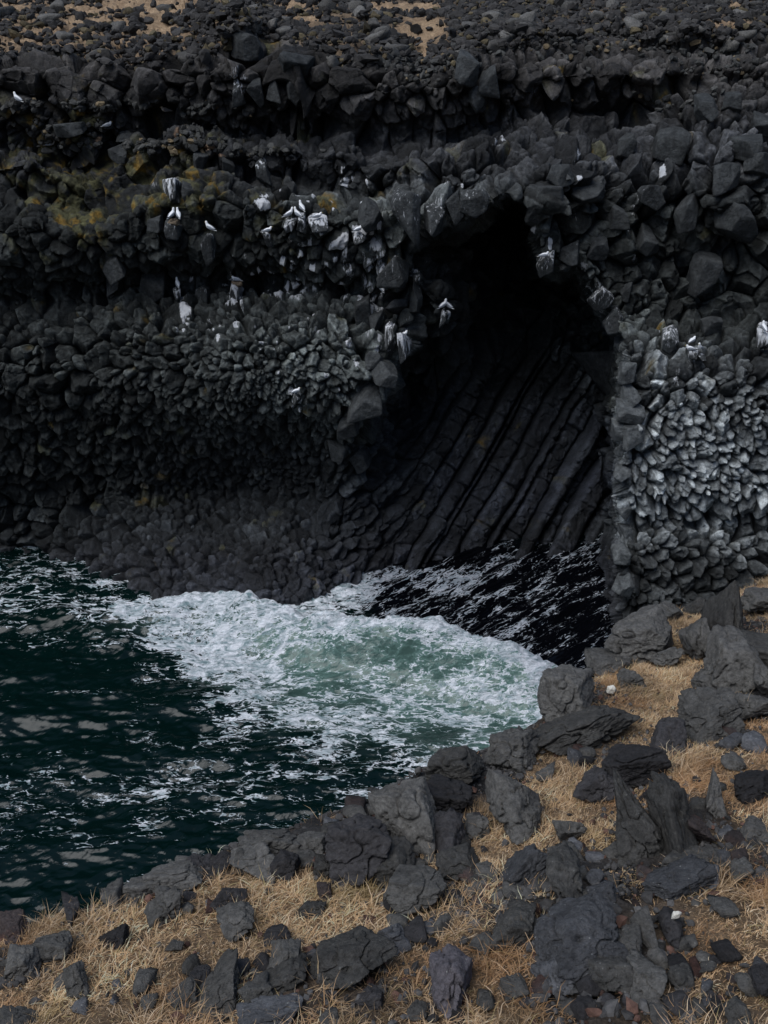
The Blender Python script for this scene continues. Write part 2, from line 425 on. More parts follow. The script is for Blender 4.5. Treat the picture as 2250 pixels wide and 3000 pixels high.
# px, py, cell radius, relief, stretch, chunk tone, wet, roundness
CT = [
 (100, 40, .30, .8, 1, 1.0, 0, .5), (700, 40, .30, 1, 1, .9, 0, .5), (1235, 60, .3, .4, 1, 1, 0, .5), (1700, 60, .32, 1, 1, 1, 0, .5), (2200, 60, .32, 1, 1, 1, 0, .5),
 (60, 240, .8, .5, 1.1, .75, 0, .5), (330, 240, .95, .5, 1, .75, 0, .5), (560, 260, .6, .6, 1, .7, 0, .4), (760, 160, .8, .6, 1, .8, 0, .4), (950, 230, 1.0, .45, 1, .75, 0, .5),
 (700, 300, .5, .6, 1.2, .9, 0, .4), (1100, 280, .45, .7, 1, .8, 0, .4), (1300, 200, .4, .8, 1, .8, 0, .5), (1450, 240, .6, .7, 1, .9, 0, .5), (1800, 200, .6, .6, 1, .75, 0, .5), (2100, 200, .55, .7, 1, .9, 0, .5),
 (80, 350, .4, .7, 1, .8, 0, .4), (300, 400, .4, .7, 1, .9, 0, .4), (600, 400, .38, .8, 1, .9, 0, .4), (850, 390, .38, .8, 1, .8, 0, .4), (1500, 360, .45, .9, 1, .9, 0, .4), (1800, 360, .45, .8, 1, .8, 0, .4), (2100, 350, .5, 1, 1, 1.0, 0, .4),
 (100, 520, .38, .6, 1.3, 1.0, 0, .3), (400, 520, .42, .6, 1.3, 1.0, 0, .3), (700, 520, .42, .7, 1.3, 1.0, 0, .3), (1000, 520, .5, .7, 1.3, 1.0, 0, .3), (1250, 480, .45, .9, 1.2, 1.0, 0, .3),
 (100, 650, .36, .5, 1.6, .7, 0, .3), (300, 650, .4, .5, 1.6, .7, 0, .3), (600, 680, .42, .6, 1.6, .8, 0, .3), (900, 650, .42, .9, 1.5, 1.0, 0, .3), (1150, 650, .55, 1.1, 1.4, 1.25, 0, .3), (1420, 560, .55, 1.1, 1.3, 1.2, 0, .3),
 (1650, 480, .55, .9, 1.2, 1.1, 0, .3), (1900, 430, .55, 1, 1, 1.1, 0, .3), (2150, 450, .6, 1.1, 1, 1.3, 0, .3), (1700, 600, .5, .9, 1.2, 1.1, 0, .3), (2000, 600, .6, .9, 1.3, 1.1, 0, .3), (2200, 650, .75, .7, 1.3, 1.0, 0, .3),
 (100, 850, .38, .5, 1, .8, 0, .3), (300, 850, .5, .6, 1, .9, 0, .4), (500, 830, .6, .6, 1, .8, 0, .4), (750, 830, .35, .7, 1, .9, 0, .3), (900, 830, .3, .8, 1, 1.2, 0, .3), (1100, 850, .42, .9, 1.3, 1.3, 0, .3),
 (150, 1000, .42, .8, 1, 1.0, 0, .3), (400, 1000, .3, .8, 1, 1.0, 0, .3), (600, 1000, .22, .8, 1.2, 1.15, 0, .3), (800, 1020, .2, .9, 1, 1.3, 0, .25), (950, 1000, .32, .9, 1, 1.35, 0, .25), (1090, 1060, .5, 1, 1.2, 1.4, 0, .25),
 (150, 1200, .48, .6, 1, .8, 0, .4), (400, 1180, .35, .7, 1, .8, 0, .4), (600, 1180, .25, .8, 1, 1.0, 0, .3), (850, 1150, .2, .9, 1, 1.25, 0, .25), (930, 1230, .28, .9, 1, 1.1, 0, .25), (1020, 1250, .5, 1, 1, 1.3, 0, .25),
 (100, 1400, .48, .7, 1, .9, 0, .3), (300, 1380, .42, .7, 1, .8, 0, .3), (550, 1400, .25, .6, 1.2, .6, .2, .3), (800, 1400, .22, .6, 1.3, .7, .2, .3), (1000, 1380, .3, .7, 2.0, .8, .2, .3),  # undercut belly: shade put into the low tone, on top of damp rock
 (100, 1580, .42, .7, 1, 1.0, .1, .3), (300, 1620, .45, .5, 1, 1.2, .3, .3), (500, 1650, .42, .35, 1, 1.2, .4, .5), (750, 1600, .25, .45, 1.3, 1.0, .3, .4), (950, 1600, .28, .5, 1.4, 1.0, .4, .4), (700, 1720, .3, .35, 1, 1.1, .6, .5), (950, 1700, .3, .4, 1, 1.0, .6, .5),
 (1050, 1500, .4, .7, 2.6, .85, .4, .3), (1150, 1350, .42, .7, 3.0, .85, .3, .3), (1200, 1550, .4, .7, 4, .8, .6, .3), (1100, 1650, .4, .7, 3, .8, .6, .3),
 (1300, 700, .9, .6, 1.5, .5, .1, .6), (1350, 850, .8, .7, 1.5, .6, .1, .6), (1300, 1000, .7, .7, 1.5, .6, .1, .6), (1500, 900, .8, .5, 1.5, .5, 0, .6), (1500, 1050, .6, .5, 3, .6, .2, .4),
 (1350, 1250, .42, .7, 5, .9, .5, .35), (1550, 1250, .42, .75, 6, .95, .6, .35), (1730, 1250, .42, .75, 6, .95, .6, .35), (1350, 1450, .42, .75, 6, 1.05, .7, .35), (1550, 1450, .5, .75, 6, 1.15, .8, .35), (1740, 1430, .5, .7, 6, 1.1, .8, .35),
 (1500, 1600, .5, .5, 4, .6, .6, .4), (1720, 1650, .4, .6, 1, .7, .6, .6),
 (1650, 720, .5, .9, 1.1, 1.1, 0, .3), (1800, 700, .42, .9, 1.1, 1.1, 0, .3), (1950, 760, .5, .9, 1.1, 1.0, 0, .3), (2200, 820, .55, .7, 1.2, .85, 0, .3), (1800, 880, .33, .8, 1, 1.2, 0, .3), (1900, 900, .3, .8, 1, .9, 0, .3), (2050, 920, .36, .8, 1, .85, 0, .3),
 (1760, 930, .3, .7, 1.5, 1.3, 0, .3), (1850, 1030, .32, 1, 1, 1.3, 0, .4), (1950, 1080, .34, 1, 1, 1.5, 0, .4), (2180, 1050, .36, .9, 1.1, 1.0, 0, .4),
 (1840, 1180, .48, .9, 1, 1.3, 0, .4), (1900, 1280, .3, 1, 1, 1.9, 0, .35), (2050, 1250, .22, 1.0, 1, 2.0, 0, .3), (2200, 1200, .2, .9, 1, 1.6, 0, .3), (1950, 1380, .26, 1, 1, 2.0, 0, .4), (2120, 1400, .26, 1, 1.1, 2.0, 0, .4), (2230, 1400, .3, 1, 1, 2.0, 0, .4),
 (1860, 1480, .34, 1, 1, 1.8, 0, .6), (1950, 1560, .36, .9, 1, 1.5, .1, .7), (2100, 1520, .38, .9, 1, 1.7, 0, .6), (2230, 1540, .45, .8, 1, 1.6, 0, .6),
 (1850, 1680, .42, .6, 1, 1.1, .2, .9), (2000, 1700, .5, .7, 1, 1.1, .2, .9), (2150, 1700, .5, .6, 1, .95, .2, .9),
]
cellr, relief, stretch, tone, wet, rnd = shepard(PX, PY, CT, 1, 0.8, 3.4)
cellr = cellr * (.70 + .3 * sstep(.6, .85, cellr)) * np.exp(.55 * fbm(P0 * .42 + 31, 2)).clip(.68, 1.3)
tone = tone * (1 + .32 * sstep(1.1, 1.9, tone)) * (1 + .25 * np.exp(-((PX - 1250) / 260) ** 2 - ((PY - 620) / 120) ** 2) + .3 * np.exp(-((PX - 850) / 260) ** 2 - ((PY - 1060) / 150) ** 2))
rnd = rnd * .36
ft_ = np.exp(-((PX - 520) / 520) ** 2 - ((PY - 1640) / 120) ** 2) * (PX < 1150)
tone = tone * (1 - .5 * ft_); relief = relief * (1 + .45 * ft_) * (1 + .25 * sstep(1800, 1860, PX) * sstep(1030, 1180, PY))
cellr = np.where(PX < -24, np.maximum(cellr, .5), cellr); cellr = np.where(PX > 2276, np.maximum(cellr, .5), cellr)
# columns fan: direction of the long axis in 3D
vert = np.array([0.05, 0.0, 1.0]); cav = np.array([0.70, 0.62, 1.0]); swp = np.array([0.62, 0.1, 0.55])
wc_ = (sstep(1220, 1420, PX) * sstep(900, 1150, PY) * (PX < 1830))[..., None]
ws_ = (sstep(850, 1050, PX) * (1 - sstep(1250, 1420, PX)) * sstep(1050, 1300, PY))[..., None]
AX = vert * (1 - wc_) * (1 - ws_) + cav * wc_ + swp * ws_ * (1 - wc_)
AX /= np.linalg.norm(AX, axis=-1, keepdims=True)

slant = np.linalg.norm(P0 - CAM, axis=-1)
P32 = P0.astype(f32)
def window(iy, ix, R):
    w = R * FPX / slant[iy, ix] * 1.15
    x0 = np.searchsorted(pxs, pxs[ix] - w); x1 = np.searchsorted(pxs, pxs[ix] + w) + 1
    y0 = np.searchsorted(pys, pys[iy] - w); y1 = np.searchsorted(pys, pys[iy] + w) + 1
    return slice(y0, y1), slice(x0, x1)

def mdist2(q, a, s):
    al = q @ a
    return (q * q).sum(-1) - (1 - 1 / (s * s)) * al * al

occ = np.zeros((NY, NX), bool); seeds = []
cand = np.stack([RNG.uniform(-12, 1860, 90000), RNG.uniform(-24, 2274, 90000)], 1)
extra = np.stack([RNG.uniform(-190, 2050, 12000), RNG.uniform(-1100, 3290, 12000)], 1)
cand = np.concatenate([cand, extra])
ciy = np.clip(np.searchsorted(pys, cand[:, 0]), 0, NY - 1); cix = np.clip(np.searchsorted(pxs, cand[:, 1]), 0, NX - 1)
rj = np.exp(RNG.normal(0.02, 0.42, len(cand))).clip(.4, 2.2)
for iy, ix, j in zip(ciy, cix, rj):
    if occ[iy, ix]: continue
    r = float(cellr[iy, ix]) * float(j); s = float(stretch[iy, ix])
    sl = window(iy, ix, 1.35 * r * s)
    q = P32[sl] - P32[iy, ix]
    occ[sl] |= mdist2(q, AX[iy, ix].astype(f32), s) < (1.38 * r) ** 2
    ax_ = AX[iy, ix]
    if s < 1.8 and random.random() < .45:
        ax_ = ax_ * .5 + np.array([random.gauss(0, .7), 0, random.gauss(0, .7)]); ax_ /= np.linalg.norm(ax_); s = random.uniform(1.3, 1.9); r *= .85
    seeds.append((iy, ix, r, s, ax_))
print('seeds', len(seeds))

D1 = np.full((NY, NX), 9.0, f32); D2 = np.full((NY, NX), 9.0, f32)
HT = np.zeros((NY, NX), f32); RR = np.full((NY, NX), .4, f32); TN = np.zeros((NY, NX), f32)
for (iy, ix, r, s, ax_) in seeds:
    sl = window(iy, ix, 2.3 * r * max(1, s * .8))
    q = P32[sl] - P32[iy, ix]
    a = ax_.astype(f32); n = N0[iy, ix].astype(f32)
    d = np.sqrt(np.maximum(mdist2(q, a, s), 0)) / r
    m = d < D1[sl]
    D2[sl] = np.where(m, D1[sl], np.minimum(D2[sl], d))
    D1[sl] = np.where(m, d, D1[sl])
    t2 = a - n * float(a @ n); t2 /= np.linalg.norm(t2); t1 = np.cross(t2, n)
    u = (q @ t1) / r; v = (q @ t2) / (r * s)
    ph = random.uniform(0, 6.28)
    m0 = random.uniform(0.2, 1.05)
    h = (random.uniform(-.32, .5) if random.random() < .84 else random.uniform(-.9, 1.0)) - m0 * (math.cos(ph) * u + math.sin(ph) * v)
    top = h.copy()
    ph = random.uniform(0, 6.28)
    for k in range(random.choice((3, 4, 5))):
        ph += random.uniform(.9, 1.7)
        mk = random.uniform(.7, 2.4); ck = random.uniform(.1, .85)
        h = np.minimum(h, ck + .25 - mk * (math.cos(ph) * u + math.sin(ph) * v))
    HT[sl] = np.where(m, h * r, HT[sl]); RR[sl] = np.where(m, r, RR[sl]); TN[sl] = np.where(m, random.gauss(0, 1), TN[sl])
E = D2 - D1
REL = relief
crack = 1 - sstep(0.0, 0.11, E)
rounded = (1 - sstep(0.0, 0.6, E)) ** 2
H = 1.35 * REL * (HT - RR * (0.38 * crack + (0.02 + 0.42 * rnd) * rounded))
# second generation of fractures: small tilted facets inside every block
occ = np.zeros((NY, NX), bool); HS = np.zeros((NY, NX), f32)
E1 = np.full((NY, NX), 9.0, f32); E2 = np.full((NY, NX), 9.0, f32)
cand = np.stack([RNG.uniform(-12, 1860, 150000), RNG.uniform(-24, 2274, 150000)], 1)
ciy = np.clip(np.searchsorted(pys, cand[:, 0]), 0, NY - 1); cix = np.clip(np.searchsorted(pxs, cand[:, 1]), 0, NX - 1)
for iy, ix in zip(ciy, cix):
    if occ[iy, ix]: continue
    r = max(float(RR[iy, ix]) * random.uniform(.28, .55), .07)
    sl = window(iy, ix, 1.7 * r)
    q = P32[sl] - P32[iy, ix]
    d = np.sqrt((q * q).sum(-1)) / r
    occ[sl] |= d < 1.3
    m = d < E1[sl]
    E2[sl] = np.where(m, E1[sl], np.minimum(E2[sl], d)); E1[sl] = np.where(m, d, E1[sl])
    a = np.array([random.gauss(0, 1), 0, random.gauss(0, 1)], f32) * .36
    HS[sl] = np.where(m, r * random.uniform(-.3, .3) + q @ a, HS[sl])
E_ = E2 - E1
HS -= (.16 * RR * .4) * (1 - sstep(0.0, .16, E_))
# long leaning columns at the back of the cave
perp = np.cross(np.array([0, -1.0, 0.62]), cav); perp /= np.linalg.norm(perp); cav1 = cav / np.linalg.norm(cav)
cu = P0 @ perp; cvv = P0 @ cav1
bend = .14 * fbm(P0 * .22 + 3, 2); cu = cu + bend + .05 * fbm(P0 * 1.3, 2)
wid = .74
tab = RNG.random((4, 4096))
ci_ = cu / wid; k0 = np.floor(ci_).astype(int)
jit = lambda k: k + .75 * tab[0][(k + 1000) % 4096]
k0 = np.where(ci_ < jit(k0), k0 - 1, k0)
e0, e1 = ci_ - jit(k0), jit(k0 + 1) - ci_
seglen = .7 + 2.2 * tab[1][(k0 + 1000) % 4096]
sv_ = cvv / seglen + tab[2][(k0 + 1000) % 4096] * 7; j0 = np.floor(sv_).astype(int)
hv = tab[3][(k0 * 37 + 2000 + j0 * 11) % 4096]
fs = (sv_ - j0) * seglen; fs = np.minimum(fs, seglen - fs)
mid = np.minimum(e0, e1)
HCOL = .10 * (vnoise(P0 * 3.3) > .25) + .5 * fbm(P0 * .35 + 70, 2) + .11 * fbm(P0 * 2.2, 5) - .10 * (np.abs(fbm(P0 * 1.3 + 13, 3)) < .03) + .95 * (tab[1][(k0 * 7 + 500) % 4096] - .5) + .28 * (hv - .5) + .22 * np.minimum(mid, .3) / .3 + (e0 - e1) * .10 * (tab[2][(k0 * 3 + 99) % 4096] - .5) * 4
HCOL -= .50 * (1 - sstep(0, .12, mid)) + .16 * (1 - sstep(0, .08, fs))
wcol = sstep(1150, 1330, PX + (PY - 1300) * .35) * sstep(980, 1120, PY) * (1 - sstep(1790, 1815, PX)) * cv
H = (H + np.clip(REL, .3, 1) * HS) * (1 - wcol) + HCOL * wcol
gY = np.hypot(np.gradient(Ybase, axis=0), np.gradient(Ybase, axis=1))
steep = np.clip(1.25 / (1 + (blur(gY, 3) / .2) ** 2), .4, 1)
steep_l = np.clip(1.1 / (1 + (blur(gY, 4) / .06) ** 2), .72, 1)
steep = np.where((PX > 1100) & (PX < 1900) & (PY > 560), steep, np.where(PY < 700, steep_l, 1))
H = H * steep * (.45 + .55 * sstep(90, 170, PY))
rough = fbm(P0 * 1.6, 3) * .12 + fbm(P0 * 4.5, 4) * .055
H += rough * (0.5 + 0.5 * np.clip(RR / .4, .3, 1.5)) * np.clip(REL + .3, .4, 1)
PF = P0 + N0 * H[..., None]

# ---- colour, guano, lichen
tonev = tone ** 1.25 * np.exp(.36 * TN)
base = np.array([0.034, 0.035, 0.037]) * .80; bl = np.array([0.030, 0.034, 0.048]) * .85; gr = np.array([0.0345, 0.038, 0.0365]) * .80
wgreen = sstep(450, 650, PY) * (1 - sstep(1550, 1650, PY))
C = base * (1 - wgreen[..., None]) + gr * wgreen[..., None]
wb = np.clip(wet, 0, 1)[..., None]; C = C * (1 - wb) + bl * wb
wg_ = (sstep(1780, 1840, PX) * sstep(950, 1050, PY))[..., None]; C = C * (1 - wg_) + np.array([.0355, .038, .0385]) * .8 * wg_
wbrown = (1 - sstep(180, 420, PY))[..., None]; C = C * (1 - wbrown) + np.array([0.040, 0.037, 0.035]) * wbrown
wear_highlight = np.clip((H - blur(H, 3)) / .05, 0, 1.6) * (.5 + .5 * np.clip(fbm(P0 * 2, 2) * 2 + .5, 0, 1))  # worn convex edges, also a highlight painted into the rock colour
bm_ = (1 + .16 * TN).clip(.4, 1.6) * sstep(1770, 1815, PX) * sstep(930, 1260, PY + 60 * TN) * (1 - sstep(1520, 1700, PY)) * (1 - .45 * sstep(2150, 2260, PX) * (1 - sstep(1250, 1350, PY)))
hi_ = np.exp(-((PX - 1250) / 230) ** 2 - ((PY - 640) / 110) ** 2) + .8 * np.exp(-((PX - 1080) / 90) ** 2 - ((PY - 1130) / 160) ** 2) + .6 * np.exp(-((PX - 840) / 220) ** 2 - ((PY - 1060) / 130) ** 2) + .5 * np.exp(-((PX - 2100) / 200) ** 2 - ((PY - 430) / 120) ** 2)  # regional highlights painted into the rock colour, strongest at the arch rim
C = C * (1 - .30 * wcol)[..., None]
C = C * np.clip(tonev, .3, 5)[..., None] * (1 + .75 * wear_highlight[..., None]) * (1 + 1.25 * bm_ + .95 * hi_)[..., None]
lz = np.exp(-((PX - 230) / 330) ** 2 - ((PY - 520) / 130) ** 2) + .8 * np.exp(-((PX - 120) / 160) ** 2 - ((PY - 350) / 50) ** 2) \
   + .9 * np.exp(-((PX - 250) / 70) ** 2 - ((PY - 680) / 100) ** 2) + .6 * np.exp(-((PX - 560) / 120) ** 2 - ((PY - 530) / 70) ** 2) + .35 * np.exp(-((PX - 1400) / 60) ** 2 - ((PY - 290) / 40) ** 2) + .5 * np.exp(-((PX - 560) / 60) ** 2 - ((PY - 340) / 40) ** 2)
ln = fbm(P0 * 1.3 + 40, 4); ln2 = fbm(P0 * 3.1 + 9, 3)
lm = sstep(.42, .9, lz * .9 + .25 * np.exp(-((PX - 600) / 600) ** 2 - ((PY - 520) / 200) ** 2) + ln * .9 + .18 * TN)
moss = np.array([.090, .085, .032]); orange = np.array([.18, .11, .022])
lm = lm * sstep(-.35, .25, fbm(P0 * 4.2 + 77, 3) + .25 * TN); C = C * (1 - .72 * lm[..., None]) + moss * .72 * lm[..., None]
om = lm * sstep(.12, .38, ln2); C = C * (1 - om[..., None]) + orange * om[..., None]
guano_list = [ # px, py, w, h, strength
 (700, 250, 26, 40, .6), (505, 550, 18, 32, .8), (455, 545, 10, 12, .4), (777, 500, 9, 40, .75), (995, 500, 14, 40, .5), (768, 600, 22, 40, .9), (865, 560, 18, 16, .6), (990, 700, 30, 42, .95),
 (985, 750, 10, 20, .8), (1100, 655, 26, 40, .8), (1050, 665, 22, 28, .9), (880, 740, 22, 30, .8), (915, 730, 26, 14, .7), (800, 690, 14, 20, .7), (790, 880, 26, 40, .35),
 (795, 815, 13, 18, 1), (835, 850, 60, 30, .75), (870, 840, 30, 24, .8), (690, 855, 18, 45, .85), (700, 880, 12, 20, .7), (520, 860, 16, 25, .6), (538, 915, 22, 36, 1), (530, 945, 20, 30, .6), (590, 860, 18, 20, .5), (180, 925, 16, 24, .6),
 (1110, 880, 24, 50, .5), (1120, 780, 30, 40, .45), (1205, 790, 14, 60, .5), (1138, 985, 11, 40, .9), (1183, 995, 18, 45, .9), (865, 1140, 24, 16, .8), (875, 1175, 22, 30, .75), (900, 1200, 20, 20, .5),
 (1375, 590, 10, 24, .9), (1280, 640, 20, 40, .55), (1475, 620, 12, 20, .5), (1660, 640, 12, 24, .5), (1700, 780, 20, 12, .8), (1740, 850, 30, 30, .75), (1770, 900, 26, 30, .55), (1955, 990, 26, 30, .6), (2025, 1060, 10, 50, .6), (1990, 1110, 20, 20, .6),
 (1690, 640, 8, 14, .3), (2238, 960, 16, 30, .9), (1476, 408, 14, 8, .6), (1415, 855, 18, 26, .5), (1990, 1010, 14, 14, .4), (1870, 560, 12, 30, .3), (1180, 600, 24, 30, .5), (1110, 640, 30, 30, .4), (1190, 670, 30, 40, .45), (640, 320, 10, 14, .3)]
GU = np.zeros_like(PX)
for gx, gy, gw, gh, gs in guano_list:
    GU = np.maximum(GU, gs * np.exp(-(np.abs((PX - gx) / (gw * 1.15)) ** 3 + np.abs((PY - gy) / (gh * 1.15)) ** 3)))
for _ in range(150):
    gx, gy = (random.gauss(1020, 150), random.gauss(760, 150)) if random.random() < .7 else (random.gauss(1500, 260), random.gauss(620, 90)) if random.random() < .5 else (random.gauss(700, 180), random.gauss(900, 90))
    gw = random.uniform(4, 12); gh = gw * random.uniform(1, 2.6); gs = random.uniform(.5, .95)
    w_ = np.exp(-(np.abs((PX - gx) / gw) ** 3 + np.abs((PY - gy) / gh) ** 3)); GU = np.maximum(GU, gs * w_)
GU = GU * (1 - .8 * cv)
GU = GU * 1.25 * sstep(-.35, .1, HT / RR)
GU += .20 * np.exp(-((PX - 1150) / 140) ** 2 - ((PY - 760) / 180) ** 2)
# dry turf clinging to ledges
turf_pts = [(600, 430, 46, 14), (640, 455, 26, 9), (300, 412, 30, 10), (520, 390, 16, 12), (150, 310, 14, 8)]
TM = np.zeros_like(PX)
for gx, gy, gw, gh in turf_pts:
    TM = np.maximum(TM, np.exp(-((PX - gx) / gw) ** 2 - ((PY - gy) / gh) ** 2))
TM = sstep(.45, .8, TM + ln2 * .5)[..., None]
C = C * (1 - TM) + np.array([.27, .18, .12]) * TM

edge = 150 + 30 * fbm(np.stack([PX / 120, PY * 0, PY * 0], -1), 3) + 25 * np.exp(-((PX - 1235) / 70) ** 2) - 60 * np.exp(-((PX - 760) / 110) ** 2) - 55 * sstep(1350, 1700, PX)
F = grid_faces(NY, NX)
fpy = PY[:-1, :-1]
plat = fpy < edge[:-1, :-1]
V = PF.reshape(-1, 3)
Ccol = np.concatenate([C, np.ones_like(C[..., :1])], -1).reshape(-1, 4)
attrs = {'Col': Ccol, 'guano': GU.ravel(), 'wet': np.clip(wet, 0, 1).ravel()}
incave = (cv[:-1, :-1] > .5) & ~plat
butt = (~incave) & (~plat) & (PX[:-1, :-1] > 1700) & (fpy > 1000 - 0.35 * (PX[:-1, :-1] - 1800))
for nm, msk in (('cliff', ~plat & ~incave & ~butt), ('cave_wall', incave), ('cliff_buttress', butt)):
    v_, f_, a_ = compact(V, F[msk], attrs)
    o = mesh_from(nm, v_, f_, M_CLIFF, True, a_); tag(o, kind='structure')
    if nm == 'cliff': CLIFF = o
# patches of bare dry turf on the plateau
tp = [(440, 15, 190, 38), (470, 80, 60, 34), (250, 25, 90, 16), (620, 20, 40, 14), (1180, 20, 150, 20), (1230, 85, 120, 48), (60, 120, 60, 14), (330, 120, 60, 8), (1240, 150, 30, 55), (30, 25, 70, 22), (150, 90, 120, 12), (2190, 15, 90, 14), (2130, 70, 120, 12), (1760, 40, 60, 8), (530, 110, 60, 10), (900, 60, 60, 20), (860, 20, 90, 12), (280, 60, 150, 14), (700, 150, 60, 10)]
turf = np.zeros_like(PX)
for gx, gy, gw, gh in tp:
    turf = np.maximum(turf, np.exp(-((PX - gx) / gw) ** 2 - ((PY - gy) / gh) ** 2))
turfm = sstep(.38, .75, turf + .28 * fbm(P0 * .9, 3) + .25 * (PY < -20))
v_, f_, a_ = compact(V, F[plat], {'rocky': ((1 - turfm) * (.30 + .5 * sstep(600, 1300, PX))).ravel()})
tag(mesh_from('plateau_ground', v_, f_, M_PLAT, True, a_), kind='structure')

def cliff_at(px, py):
    iy = int(np.clip(np.searchsorted(pys, py), 0, NY - 1)); ix = int(np.clip(np.searchsorted(pxs, px), 0, NX - 1))
    return PF[iy, ix], P0[iy, ix], N0[iy, ix]

# ------------------------------------------------------------------ stones
def ico(sub):
    bm = bmesh.new(); bmesh.ops.create_icosphere(bm, subdivisions=sub, radius=1)
    v = np.array([x.co[:] for x in bm.verts]); f = np.array([[x.index for x in p.verts] for p in bm.faces])
    bm.free(); return v, f
ICO = {k: ico(k) for k in (1, 2, 3, 4, 5, 6)}

def stone_shape(sub, K=13, p=14, rough=.1, seed=None, elong=(1, 1, 1)):
    rg = np.random.default_rng(seed)
    d, f = ICO[sub]
    # a jittered box with random corner cuts: angular broken rock
    n = np.array([[1, 0, 0], [-1, 0, 0], [0, 1, 0], [0, -1, 0], [0, 0, 1], [0, 0, -1]], float) + rg.normal(0, .34, (6, 3))
    ex = rg.normal(size=(max(K - 2, 5), 3)); n = np.concatenate([n, ex]); n /= np.linalg.norm(n, axis=1, keepdims=True)
    dist = np.concatenate([rg.uniform(.55, .80, 6), rg.uniform(.68, .98, len(ex))])
    p = max(p, 40)
    c = np.clip(d @ n.T, 0, None) / dist
    r = ((c ** p).sum(1)) ** (-1 / p)
    o = rg.uniform(0, 60, 3)
    r = r * (1 + rough * .45 * fbm(d * 1.8 + o, 2) + rough * .45 * fbm(d * 4.5 + o, 3) - rough * .5 * np.abs(fbm(d * 9 + o, 4)))
    if rough > .06:   # a few deep clefts
        cl = 1 - np.abs(fbm(d * 1.5 + o + 5, 2)) * 9
        r = r - rough * .9 * np.clip(cl, 0, 1) ** 2
    return d * r[:, None], f

def rot_axis(ax, a):
    return np.array(Matrix.Rotation(a, 3, Vector(ax)))

# ------------------------------------------------------------------ basalt blocks that jut out of the cliff (parts of the cliff)
def basalt_block(px, py, w, h, guano=0.0, jut=.35, tilt=0, seed=0, lum=1.0, name='basalt_block'):
    pf, p0, n0 = cliff_at(px, py)
    sl = np.linalg.norm(p0 - CAM); W = w * sl / FPX; Hh = h * sl / FPX
    v, f = stone_shape(5, 10, 40, .06, seed)
    jut = jut * (.62 if jut > .7 else .42)
    D = (W + Hh) * .5
    v = (v - (v.max(0) + v.min(0)) / 2) / (np.ptp(v, axis=0) / 2) * np.array([W / 2, D * .62, Hh / 2 / .88])
    R = ray(px, py); R /= np.linalg.norm(R)
    v = v @ rot_axis(R, math.radians(-tilt)).T
    c = p0 + n0 * 0 + np.array([0, -jut * D, 0]) * 1.0
    g = np.zeros(len(v))
    if guano:
        zz = (v[:, 2] - v[:, 2].min()) / np.ptp(v[:, 2])
        g = np.clip(guano * (0.25 + .9 * zz), 0, 1.3)
    o = mesh_from(name, v, f, M_BLOCK, True, {'guano': g, 'lum': np.full(len(v), lum)}, CLIFF)
    o.location = c
    return o, c, v

